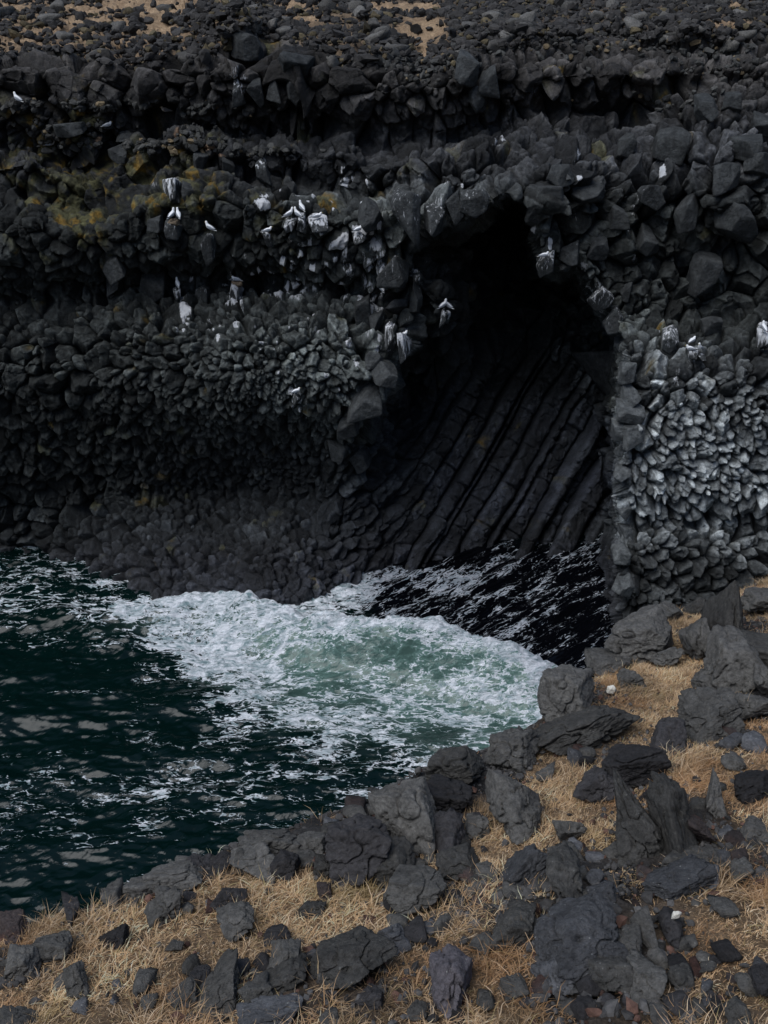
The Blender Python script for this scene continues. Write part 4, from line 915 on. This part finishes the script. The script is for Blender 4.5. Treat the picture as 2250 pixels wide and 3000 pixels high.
# boulders: px, py, w, h, tilt, material, facets, label
BO = [
 (1955, 1800, 110, 62, 6, 'k', 9, 'low cracked rock behind the broad pitted outcrop'),
 (1840, 1785, 84, 56, -6, 'k', 9, 'knobbly rock at the water end of the right bank skyline'),
 (2045, 1775, 76, 54, 4, 'k', 9, 'small skyline rock left of the pyramid rock'),
 (1955, 1925, 96, 60, 10, 'k', 9, 'half-buried rock at the top of the grass strip'),
 (2190, 1990, 60, 44, 0, 'b', 8, 'small dark stone under the huge tilted slab'),
 (1600, 2260, 66, 44, 8, 'k', 8, 'small stone alone on grass right of the cleft rock'),
 (1900, 2330, 60, 48, 0, 'b', 8, 'dark stone wedged above the gap of wedge boulder and cracked rock'),
 (2210, 2300, 120, 60, 10, 'b', 10, 'low dark rock near the right edge in tangled straw'),
 (2150, 2230, 70, 44, 12, 'k', 9, 'small grey rock left above the low dark right rock'),
 (2215, 2440, 110, 56, 0, 'k', 10, 'flat grey rock at the right edge below red stone level'),
 (2120, 2660, 70, 44, 5, 'k', 9, 'weathered stone in pale straw at lower right'),
 (1410, 2760, 70, 46, 0, 'k', 9, 'grey stone between the purple-grey boulder and pale outcrop'),
 (1500, 2890, 80, 52, 10, 'k', 9, 'grey stone in straw below and left of speckled slab'),
 (1080, 2930, 84, 56, 12, 'b', 9, 'dark stone in grass left of the purple-grey boulder'),
 (1230, 2960, 70, 44, 0, 'k', 9, 'small stone at the bottom edge under the purple-grey boulder'),
 (1660, 2035, 175, 165, 0, 'k', 8, 'large square-shouldered boulder standing against the breaking wave'),
 (1715, 2130, 300, 95, 25, 'k', 10, 'long sloping slab running up right below the square boulder'),
 (1868, 1858, 215, 150, 5, 'k', 12, 'broad pitted outcrop at the foot of the grey buttress'),
 (2040, 1868, 90, 130, 0, 'k', 10, 'narrow upright rock between the pitted outcrop and grass strip'),
 (2130, 1795, 140, 200, -8, 'k', 7, 'tall pointed pyramid rock on the skyline of the right bank'),
 (2215, 1880, 210, 170, -38, 'k', 8, 'huge tilted slab leaning on the pyramid rock'),
 (2140, 1945, 150, 170, -30, 'k', 8, 'flat-faced slab lying under the huge tilted slab'),
 (2245, 1765, 140, 80, 5, 'k', 10, 'low rock behind the pyramid rock with grass on top'),
 (2095, 1998, 125, 75, 5, 'k', 11, 'rounded low boulder below the two tilted slabs'),
 (2245, 2000, 90, 100, 0, 'k', 9, 'blocky rock cut by the right edge beside olive grass'),
 (1785, 1935, 135, 75, 15, 'k', 10, 'flat rock touching the dark cave water'),
 (1848, 1988, 80, 55, 0, 'k', 10, 'small dark rock just above the round white stone'),
 (1955, 2162, 140, 90, 12, 'b', 11, 'dark bubbly boulder, lower one of the pair in the grass strip'),
 (2075, 2090, 180, 125, 22, 'k', 11, 'big hunched boulder above the dark bubbly one'),
 (2200, 2075, 140, 75, 10, 'k', 10, 'low rock with thin dry stalks in front at right'),
 (1845, 2240, 200, 100, 12, 'b', 11, 'long dark jagged rock in the middle of the grass slope'),
 (1735, 2300, 140, 80, 28, 'b', 11, 'dark rock at the lower left end of the long jagged one'),
 (1835, 2390, 165, 220, 14, 'k', 8, 'tall wedge-shaped boulder with one flat dark face'),
 (1972, 2395, 115, 215, 6, 'k', 9, 'tall cracked rock right of the wedge-shaped boulder'),
 (2060, 2440, 98, 100, 0, 'r', 10, 'rusty red stone beside the tall cracked rock'),
 (2092, 2330, 85, 120, -10, 'k', 8, 'pointed grey rock above the rusty red stone'),
 (1345, 2168, 160, 130, 0, 'k', 11, 'upper rounded boulder of the stacked pair on the bank edge'),
 (1335, 2250, 170, 130, -10, 'k', 10, 'lower boulder of the stacked pair on the bank edge'),
 (1505, 2200, 170, 95, 5, 'k', 11, 'broad rock with a cleft, right of the stacked pair'),
 (1500, 2330, 150, 180, 25, 'k', 9, 'steep smooth-faced rock below the cleft rock'),
 (1185, 2400, 190, 180, 8, 'k', 11, 'large craggy outcrop below the stacked pair'),
 (1310, 2345, 140, 100, -10, 'b', 10, 'dark overhanging rock right of the craggy outcrop'),
 (1315, 2455, 125, 115, 18, 'b', 9, 'dark rock with a shadowed hollow under the overhanging rock'),
 (1395, 2422, 75, 62, 0, 'k', 9, 'small block against the steep smooth-faced rock'),
 (1535, 2408, 115, 80, 12, 'k', 9, 'pitted block in grass below the steep smooth-faced rock'),
 (1670, 2432, 100, 75, 0, 'k', 10, 'half-buried rock behind the thin pale stalks'),
 (1532, 2545, 155, 95, 38, 'g', 6, 'pale slanted diamond-shaped stone pointing up right'),
 (1655, 2572, 120, 135, -15, 'k', 7, 'five-sided flat stone right of the diamond-shaped stone'),
 (1345, 2535, 130, 85, 8, 'k', 11, 'low craggy rock left of the diamond-shaped stone'),
 (1150, 2525, 130, 115, 0, 'k', 11, 'rough rock under the large craggy outcrop'),
 (1215, 2612, 175, 120, 20, 'k', 11, 'broad sloping rock below the rough rock'),
 (1425, 2555, 70, 55, 0, 'k', 9, 'small grey stone between craggy rock and diamond stone'),
 (1768, 2622, 88, 62, 0, 'g', 10, 'pale lump above the large pale outcrop'),
 (1690, 2738, 235, 160, 8, 'g', 12, 'large pale outcrop with white specks near bottom right'),
 (1718, 2656, 66, 58, 0, 'k', 9, 'small dark block resting on the large pale outcrop'),
 (1505, 2718, 145, 92, 5, 'k', 11, 'low grey rock left of the large pale outcrop'),
 (1155, 2745, 95, 62, 0, 'g', 10, 'pale mound half buried above the round purple-grey boulder'),
 (1325, 2867, 122, 135, 0, 'p', 10, 'round purple-grey boulder sitting alone in the bottom grass'),
 (1630, 2837, 135, 85, -8, 'g', 10, 'speckled slab just below the large pale outcrop'),
 (1837, 2777, 98, 95, 10, 'k', 6, 'sharp cube-like stone right of the large pale outcrop'),
 (1885, 2722, 62, 118, 12, 'k', 7, 'narrow upright stone behind the cube-like stone'),
 (1968, 2718, 64, 85, -5, 'b', 9, 'dark stone capped with a round white lichen'),
 (1785, 2850, 115, 92, 12, 'k', 9, 'angular stone in the rubble under the cube-like stone'),
 (1890, 2872, 105, 92, -8, 'k', 9, 'dark stone right of the angular stone in the rubble'),
 (1985, 2572, 200, 78, 12, 'g', 11, 'long flat pale rock above the lichen-capped stone'),
 (2035, 2508, 210, 62, 6, 'k', 11, 'flat layered rock below the rusty red stone'),
 (2172, 2548, 70, 58, 0, 'k', 9, 'small rock at the right end of the flat layered rock'),
 (1985, 2470, 62, 50, 0, 'k', 8, 'fist-like stone between cracked rock and red stone'),
 (2155, 2965, 64, 72, 5, 'k', 7, 'upright stone on the bottom edge near the right corner'),
 (2245, 2885, 75, 75, 0, 'b', 9, 'dark stone on the right edge above the corner'),
 (1992, 2862, 68, 62, 0, 'k', 8, 'small block alone in straw at lower right'),
 (818, 2408, 66, 66, 5, 'k', 6, 'cube-like rock on the skyline of the left bank'),
 (790, 2467, 180, 72, 4, 'k', 12, 'broad flat rock under the skyline cube'),
 (742, 2528, 140, 82, 10, 'k', 11, 'rough slab, left one below the broad flat rock'),
 (837, 2532, 82, 72, 0, 'b', 10, 'dark rock, right one below the broad flat rock'),
 (912, 2470, 85, 55, 8, 'k', 10, 'curled rock right of the broad flat rock'),
 (580, 2533, 72, 56, 5, 'b', 10, 'dark lump at the water edge left of the flat rocks'),
 (646, 2532, 76, 48, 0, 'b', 10, 'low dark stone between the dark lump and rough slab'),
 (510, 2567, 160, 56, 10, 'k', 12, 'long low rock along the water edge at left'),
 (415, 2602, 110, 56, 12, 'k', 11, 'low rock left of the long low one'),
 (338, 2628, 64, 66, 30, 'k', 8, 'slanted rock at the left end of the edge rocks'),
 (482, 2652, 110, 72, 28, 'k', 9, 'sloping angular rock in grass behind the edge rocks'),
 (200, 2672, 58, 72, 5, 'b', 8, 'dark upright stone on the left skyline'),
 (35, 2722, 84, 62, 12, 'r', 8, 'brownish block at the far left of the skyline'),
 (675, 2632, 92, 58, -10, 'b', 6, 'jagged forked stone beside a bleached grass tuft'),
 (697, 2697, 100, 78, 25, 'k', 8, 'angular stone below the jagged forked stone'),
 (910, 2657, 90, 44, 6, 'k', 9, 'flat stone in grass right of the bleached tuft'),
 (950, 2612, 46, 46, 0, 'r', 8, 'small brown stone above the flat stone'),
 (1050, 2490, 190, 160, 15, 'b', 12, 'big dark broken outcrop in the middle of the bank'),
 (960, 2540, 80, 60, 0, 'k', 9, 'grey block left of the big dark broken outcrop'),
 (332, 2757, 98, 46, 32, 'b', 8, 'narrow dark stone slanting up right in the left grass'),
 (512, 2772, 54, 38, 0, 'k', 8, 'small grey stone alone in the open grass'),
 (215, 2864, 72, 88, 25, 'k', 9, 'dark pitted stone standing in the lower left grass'),
 (238, 2958, 50, 44, 15, 'g', 6, 'small pale angular stone near the bottom left'),
 (65, 2822, 95, 84, 10, 'k', 10, 'grey rock near the left edge under the brownish block'),
 (155, 2778, 105, 62, 8, 'k', 11, 'broken low rock behind the grey left-edge rock'),
 (50, 2990, 140, 44, 0, 'k', 11, 'flat speckled rock cut by the bottom left corner'),
 (805, 2745, 86, 40, 30, 'b', 7, 'thin dark splinter lying up right in grass'),
 (830, 2806, 105, 80, 8, 'k', 9, 'round-backed rock just below the dark splinter'),
 (842, 2858, 130, 62, 25, 'k', 9, 'tapering rock under the round-backed rock'),
 (1025, 2812, 260, 105, 22, 'k', 11, 'longest grey slab, rising to the right near bottom centre'),
 (640, 2905, 185, 84, 35, 'k', 10, 'ridged rock slanting up right near the bottom'),
 (540, 2925, 96, 56, 42, 'k', 9, 'thin rock parallel to the ridged rock on its left'),
 (585, 2866, 64, 48, 10, 'b', 9, 'small dark rock above the thin parallel rock'),
 (752, 2905, 92, 70, 10, 'k', 10, 'lumpy rock right of the ridged rock'),
 (790, 2972, 180, 66, 6, 'g', 11, 'pale flat rock on the bottom edge left of centre'),
 (965, 2982, 54, 48, 0, 'k', 9, 'small rock on the bottom edge below the longest slab'),
]
MT = {'k': M_ROCK, 'b': M_ROCKD, 'g': M_ROCKP, 'r': M_ROCKR, 'p': mat_boulder('purple_lava', (0.088, 0.080, 0.088), 1.0)}
placed = []
def put_boulder(px, py, w, h, tilt, mt, K, seed, name='boulder', sink=.12, sub=None, p=26, rough=.22, taper=0):
    cb = hit(px, py + h * .40)
    if cb is None: return None
    rr_ = ray(px, py); c = CAM + rr_ * ((cb[1] + h * .12 * np.linalg.norm(cb - CAM) / FPX) / rr_[1])
    dist = np.linalg.norm(c - CAM); W = w * dist / FPX; Hh = h * dist / FPX
    v, f = stone_shape(sub or (6 if w > 150 else 5 if w > 70 else 4), K, p, rough, seed)
    v = (v - (v.max(0) + v.min(0)) / 2) / (np.ptp(v, axis=0) / 2)
    if taper:
        zn = (v[:, 2] + 1) / 2; v[:, 0] *= 1 - taper * zn; v[:, 1] *= 1 - .6 * taper * zn
    D = Hh * .55 + W * .22
    v = v * np.array([W / 2, D, Hh / 2]) * 1.0
    R = ray(px, py); R = R / np.linalg.norm(R)
    vx = np.array([1, 0, 0.0]); vy = R; vz = np.cross(vx, vy); 
    B = np.stack([vx, (vy * .45 + np.array([0, .9, -.3])), vz], 1); B = B / np.linalg.norm(B, axis=0)
    v = v @ B.T
    v = v @ rot_axis(R, math.radians(-tilt) * -1 * -1).T
    o = mesh_from(name, v, f, MT[mt] if isinstance(mt, str) else mt)
    o.location = c
    placed.append((np.array(o.location), W / 2, D, Hh / 2))
    return o
for i, (bx, by, bw, bh, tl, mt, K, lab) in enumerate(BO):
    o = put_boulder(bx, by, bw, bh, tl, mt, K, 1000 + i, taper=.75 if 'pyramid rock on' in lab or lab.startswith('pointed') else .5 if 'wedge-shaped boulder with' in lab else 0)
    if o: tag(o, lab, 'boulder', 'boulders on the near bank')

# white round stones
M_WHITE = mat_plain('white_lichen', (0.62, 0.59, 0.52), .9, .25, 40, .8)
for bx, by, w, h, lab in ((1790, 2020, 30, 28, 'round white stone lodged above the sloping slab'), (1982, 2680, 30, 26, 'round white lichen cushion on the dark capped stone'), (2214, 2190, 11, 9, 'tiny white pebble in grass near the right edge')):
    c = hit(bx, by); d = np.linalg.norm(c - CAM)
    v, f = stone_shape(4, 14, 9, .12, int(bx)); W = w * d / FPX / 2; Hh = h * d / FPX / 2
    o = mesh_from('white_stone', v * np.array([W, W * .8, Hh]), f, M_WHITE)
    rr = ray(bx, by); back = .5 if w > 20 else .04
    o.location = c - rr / np.linalg.norm(rr) * back
    tag(o, lab, 'stone')

# medium loose stones, one object each
MG = 'loose lava stones strewn between the boulders'
zones = [(1500, 2650, 180, 60, 22), (1800, 2600, 120, 60, 14), (1750, 2830, 180, 110, 30), (1950, 2800, 150, 120, 14), (1400, 2620, 120, 60, 12), (1250, 2700, 120, 80, 10), (1150, 2420, 140, 120, 14), (2100, 2480, 120, 60, 12), (1000, 2850, 120, 60, 8),
         (900, 2500, 150, 60, 10), (650, 2520, 150, 30, 8), (2000, 2300, 120, 60, 8), (1600, 2950, 250, 40, 12), (1900, 2930, 150, 60, 10), (150, 2820, 120, 60, 8), (1700, 2500, 120, 50, 8), (1900, 2480, 120, 60, 8), (1200, 2560, 120, 60, 10), (1050, 2420, 120, 50, 8), (450, 2640, 160, 40, 8), (350, 2900, 250, 60, 8), (1350, 2400, 60, 80, 6), (2080, 1960, 120, 60, 6), (1700, 2200, 100, 60, 6), (2100, 2880, 120, 80, 12), (2150, 2150, 90, 60, 6), (700, 2850, 120, 60, 8)]
k = 0
for zx, zy, sx, sy, n in zones:
    for _ in range(int(n * 1.25)):
        bx, by = random.gauss(zx, sx * .6), random.gauss(zy, sy * .6)
        if not (0 < bx < 2250 and 1800 < by < 2995): continue
        w = 18 + 52 * random.random() ** 1.5
        o = put_boulder(bx, by, w, w * random.uniform(.55, .95), random.uniform(-35, 35), random.choice('kkkbg' if k % 9 else 'r'), 9, 3000 + k, 'lava_stone', .1, 3, 22, .08)
        k += 1
        if o: tag(o, 'small loose lava stone, one of many strewn between the boulders', 'stone', MG)

# ------------------------------------------------------------------ scattered small stuff merged per kind
def scatter_stones(name, pts, sizes, cols, mat, sub=1, K=9, flat=.75, smooth=False, seed=5):
    rg = np.random.default_rng(seed)
    bases = [stone_shape(sub, K, 30, .05, 9000 + i) for i in range(10)]
    VV, FF, CC = [], [], []; off = 0
    for i, (p, s, c) in enumerate(zip(pts, sizes, cols)):
        v, f = bases[i % 10]
        q = rg.normal(size=4); q /= np.linalg.norm(q); a, b, c_, d = q
        Rm = np.array([[1 - 2 * (c_ * c_ + d * d), 2 * (b * c_ - a * d), 2 * (b * d + a * c_)], [2 * (b * c_ + a * d), 1 - 2 * (b * b + d * d), 2 * (c_ * d - a * b)], [2 * (b * d - a * c_), 2 * (c_ * d + a * b), 1 - 2 * (b * b + c_ * c_)]])
        w = (v * rg.uniform(.6, 1.15, 3)) @ Rm.T * np.array([1, 1, flat]) * s + p
        VV.append(w); FF.append(f + off); off += len(v)
        CC.append(np.tile(np.append(c, 1), (len(v), 1)))
    return mesh_from(name, np.concatenate(VV), np.concatenate(FF), mat, smooth, {'Col': np.concatenate(CC)})

# gravel on the near slope
n = 60000
sx_ = RNG.uniform(-6, 10.5, n); sy_ = RNG.uniform(3.5, 20, n)
ylip = np.interp(sx_, LX, LY)
rkv = rocky_at(sx_, sy_)
keep = (sy_ < ylip + .3) & (RNG.random(n) < sstep(.15, .6, rkv) * .9 + .05)
sx_, sy_ = sx_[keep], sy_[keep]
pts = np.stack([sx_, sy_, zt(sx_, sy_) + .03], -1)
pts[:, 2] += .04 * sstep(.3, .7, rocky_at(sx_, sy_))
sizes = np.exp(RNG.normal(math.log(.029), .5, len(pts))).clip(.012, .09)
tonec = RNG.uniform(.03, .10, len(pts))
cols = np.stack([tonec, tonec * .96, tonec * .94], -1)
rd = RNG.random(len(pts)) < .12; cols[rd] *= np.array([1.6, .95, .75])
tag(scatter_stones('gravel', pts, sizes, cols, M_GRAV), kind='stuff')

# rubble on the far plateau rim
n = 22000
ux = RNG.uniform(-60, 2310, n); uy = RNG.uniform(-30, 185, n) ** 1.0
iy = np.clip(np.searchsorted(pys, uy), 0, NY - 1); ix = np.clip(np.searchsorted(pxs, ux), 0, NX - 1)
tm_ = turfm[iy, ix]; okm = (uy < edge[iy, ix] + 14)
pile = .62 + .5 * fbm(P0[iy, ix] * .35, 2) + .6 * np.exp(-((ux - 680) / 150) ** 2 - ((uy - 60) / 60) ** 2) + .35 * sstep(1300, 1600, ux)
pile = pile * (1 - .35 * (1 - sstep(420, 640, ux)))
keep = okm & (RNG.random(n) < pile * (1 - .97 * tm_))
iy, ix, uy, ux = iy[keep], ix[keep], uy[keep], ux[keep]
pp = PF[iy, ix] + np.stack([RNG.normal(0, .08, len(iy)), RNG.normal(0, .3, len(iy)), np.zeros(len(iy))], -1)
sz = np.exp(RNG.normal(math.log(.135), .45, len(iy))).clip(.06, .42)
pp[:, 2] += sz * .3 + .5 * np.exp(-((ux - 690) / 120) ** 2 - ((uy - 60) / 50) ** 2) * RNG.random(len(iy))
tc = RNG.uniform(.02, .055, len(iy)) ; cols = np.stack([tc * 1.05, tc, tc * .97], -1)
yl = RNG.random(len(iy)) < .10; cols[yl] = cols[yl] * np.array([2.2, 1.9, 1.2])
big = sz > np.sort(sz)[-90]
tag(scatter_stones('rubble', pp[~big], sz[~big], cols[~big], M_GRAV, 2, 9, .8, False, 11), kind='stuff')
for i in np.where(big)[0]:
    v, f = stone_shape(3, 9, 24, .08, 5000 + int(i))
    o = mesh_from('lava_rock', v * sz[i] * np.array([1, 1, .75]) * RNG.uniform(.8, 1.15, 3), f, M_ROCK); o.location = pp[i]
    o.rotation_euler = (0, 0, random.uniform(0, 6))
    tag(o, 'larger dark rock in the rubble on the plateau above the cliff', 'rock', 'larger rocks in the plateau rubble')

# rubble caught on the cliff ledges
lz_ = [(100, 312, 120, 12, 90), (350, 318, 200, 14, 120), (650, 320, 160, 12, 60), (420, 425, 240, 14, 170), (720, 445, 120, 10, 60), (150, 420, 130, 12, 50), (250, 380, 180, 20, 70), (560, 400, 100, 22, 60), (1750, 130, 300, 30, 200), (2100, 170, 160, 40, 140), (2000, 290, 200, 30, 60), (1250, 200, 70, 30, 120), (1160, 170, 60, 20, 60), (1330, 170, 60, 25, 60)]
P_, S_ = [], []
for zx, zy, sx, sy, n in lz_:
    for _ in range(n):
        a, b_ = random.gauss(zx, sx * .6), random.gauss(zy, sy * .6)
        pf, p0, n0 = cliff_at(a, b_)
        P_.append(pf + np.array([0, -.05, .05])); S_.append(random.uniform(.05, .2))
tc = RNG.uniform(.03, .075, len(P_)); cols = np.stack([tc, tc, tc * .95], -1)
yl = RNG.random(len(P_)) < .08; cols[yl] = cols[yl] * np.array([2.6, 2.0, 1.3])
tag(scatter_stones('ledge_rubble', P_, S_, cols, M_GRAV, 2, 9, .85, False, 13), kind='stuff')

# ------------------------------------------------------------------ dry grass
def blades(name, x, y, z, L, lean_dir, lean, width, cols, seed=1):
    n = len(x); rg = np.random.default_rng(seed)
    root = np.stack([x, y, z], -1)
    hd = np.stack([np.cos(lean_dir), np.sin(lean_dir), 0 * x], -1)
    up = np.array([0, 0, 1.0])
    fc = lean_dir + rg.uniform(-1.2, 1.2, n) + math.pi / 2
    sd_ = np.stack([np.cos(fc), np.sin(fc), rg.uniform(-.3, .3, n)], -1)
    out = []
    for s, w in ((0, 1.0), (.35, .85), (.7, .55), (1.0, 0.0)):
        c = root + hd * (L * (lean * s ** 1.5 + .1 * s))[:, None] + up * (L * (s * (1 - .25 * lean) - .62 * lean * s * s))[:, None]
        if s == .7: c = c + sd_ * (L * rg.uniform(-.08, .08, n))[:, None]
        if w > 0: out += [c - sd_ * (width * w / 2)[:, None], c + sd_ * (width * w / 2)[:, None]]
        else: out.append(c)
    Vv = np.stack(out, 1).reshape(-1, 3)
    b0 = (np.arange(n) * 7)[:, None]
    tri = np.concatenate([b0 + np.array([0, 1, 3]), b0 + np.array([0, 3, 2]), b0 + np.array([2, 3, 5]), b0 + np.array([2, 5, 4]), b0 + np.array([4, 5, 6])], 0)
    cc = np.repeat(np.concatenate([cols, np.ones((n, 1))], 1), 7, 0)
    return mesh_from(name, Vv, tri, M_GRASS, True, {'Col': cc})

nt = 88000
tx = RNG.uniform(-7, 11.5, nt); ty = RNG.uniform(3.3, 22, nt)
pt3 = np.stack([tx, ty, 0 * tx], -1)
rkv = rocky_at(tx, ty) + .30 * fbm(pt3 * 1.1 + 5, 3)
den = 1 - sstep(.40, .72, rkv)
keep = (ty < np.interp(tx, LX, LY) + .15) & (RNG.random(nt) < den * .95 + .035)
tx, ty, den = tx[keep], ty[keep], den[keep]
ok = np.ones(len(tx), bool)
tz = zt(tx, ty)
for c, w, d, h_ in placed:
    if w < .1: continue
    ok &= (((tx - c[0]) / (w * .78)) ** 2 + ((ty - c[1]) / (d * .65)) ** 2 + ((tz - c[2]) / (h_ * 1.2)) ** 2) > 1
tx, ty, tz = tx[ok], ty[ok], tz[ok]
per = RNG.integers(8, 19, len(tx))
ti = np.repeat(np.arange(len(tx)), per); nb = len(ti)
rad = np.abs(RNG.normal(0, .05, nb)); ang = RNG.uniform(0, 2 * math.pi, nb)
bx_, by_ = tx[ti] + rad * np.cos(ang), ty[ti] + rad * np.sin(ang)
bz_ = zt(bx_, by_) - .01
tl_ = RNG.uniform(.07, .20, len(tx)) * (1 + .9 * vnoise(np.stack([tx, ty, 0 * tx], -1) * 1.7)).clip(.45, 2)
flow = -0.9 + 2.2 * fbm(np.stack([tx, ty, 0 * tx + 4], -1) * .6, 2)
ld = flow[ti] * .75 + ang * .0 + RNG.normal(0, .9, nb)
radial = RNG.random(nb) < .4; ld = np.where(radial, ang, ld)
tcol = fbm(np.stack([tx, ty, 0 * tx + 9], -1) * .9, 3)
pal = np.array([[.60, .42, .25], [.50, .33, .18], [.76, .59, .41], [.28, .175, .10], [.38, .31, .15]])
ci = RNG.choice(5, nb, p=[.36, .25, .19, .14, .06])
cols = pal[ci] * (1 + .45 * tcol[ti] + .5 * vnoise(np.stack([tx, ty, 0 * tx + 3], -1) * 3.1)[ti] + RNG.normal(0, .12, nb))[:, None].clip(.4, 1.6)
grn = sstep(.25, .5, fbm(np.stack([tx, ty, 0 * tx + 19], -1) * 1.4, 2))[ti][:, None] * .6
cols = cols * (1 - grn) + np.array([.25, .20, .085]) * grn
ora = sstep(.2, .5, fbm(np.stack([tx, ty, 0 * tx + 29], -1) * 1.1, 2))[ti][:, None] * .5
cols = cols * (1 - ora) + np.array([.38, .19, .08]) * ora
tag(blades('dry_grass', bx_, by_, bz_, tl_[ti] * RNG.uniform(.55, 1.25, nb), ld, RNG.uniform(.25, 1.0, nb), RNG.uniform(.004, .0095, nb), cols.clip(.01, .8)), kind='stuff')
print('blades', nb)

# thin dry flower stalks
def stalks(px, py, n, hgt, label):
    c = hit(px, py)
    x = c[0] + RNG.normal(0, .1, n); y = c[1] + RNG.normal(0, .05, n)
    o = blades('dry_stalk', x * 0 + (x - c[0]), y - c[1], zt(x, y) - c[2], RNG.uniform(.7, 1.1, n) * hgt, RNG.uniform(-.5, 3.5, n), RNG.uniform(.02, .12, n), np.full(n, .010), np.tile([.5, .38, .26], (n, 1)))
    o.name = 'dry_stalks'; o.location = c
    tag(o, label, 'dry plant')
stalks(1650, 2470, 4, .42, 'thin pale dry stalks standing in front of the half-buried rock')
stalks(2100, 2130, 4, .6, 'tall thin dry stalks beside the big hunched boulder')
stalks(2165, 2110, 3, .55, 'thin dry stalks in front of the low right rock')
stalks(1670, 1965, 6, .3, 'fine grass stalks on top of the square-shouldered boulder')

# ------------------------------------------------------------------ light
EL, AZ = 62, 232     # sun high, behind the camera to the left
w = bpy.data.worlds.new('World'); SC.world = w; w.use_nodes = True
nt_ = w.node_tree; nt_.nodes.clear()
sky = nt_.nodes.new('ShaderNodeTexSky'); sky.sky_type = 'NISHITA'; sky.sun_disc = False
sky.sun_elevation = math.radians(EL); sky.sun_rotation = math.radians(AZ); sky.air_density = 1.0; sky.dust_density = 1.2; sky.ozone_density = 1.0
bg = nt_.nodes.new('ShaderNodeBackground'); bg.inputs['Strength'].default_value = 0.055
wo = nt_.nodes.new('ShaderNodeOutputWorld')
nt_.links.new(sky.outputs[0], bg.inputs[0]); nt_.links.new(bg.outputs[0], wo.inputs[0])
sd_l = bpy.data.lights.new('sun', 'SUN'); sd_l.energy = 1.4; sd_l.angle = math.radians(50); sd_l.specular_factor = 0.3; sd_l.color = (.97, .985, 1)
so = bpy.data.objects.new('sun', sd_l); COL.objects.link(so)
az = math.radians(AZ); el = math.radians(EL)
dirv = Vector((math.sin(az) * math.cos(el), math.cos(az) * math.cos(el), math.sin(el)))
so.rotation_euler = dirv.to_track_quat('Z', 'Y').to_euler()
SC.view_settings.view_transform = 'Standard'; SC.view_settings.look = 'None'; SC.view_settings.exposure = 0.88; SC.view_settings.gamma = 1
SC.cycles.max_bounces = 5; SC.cycles.diffuse_bounces = 3; SC.cycles.use_denoising = True
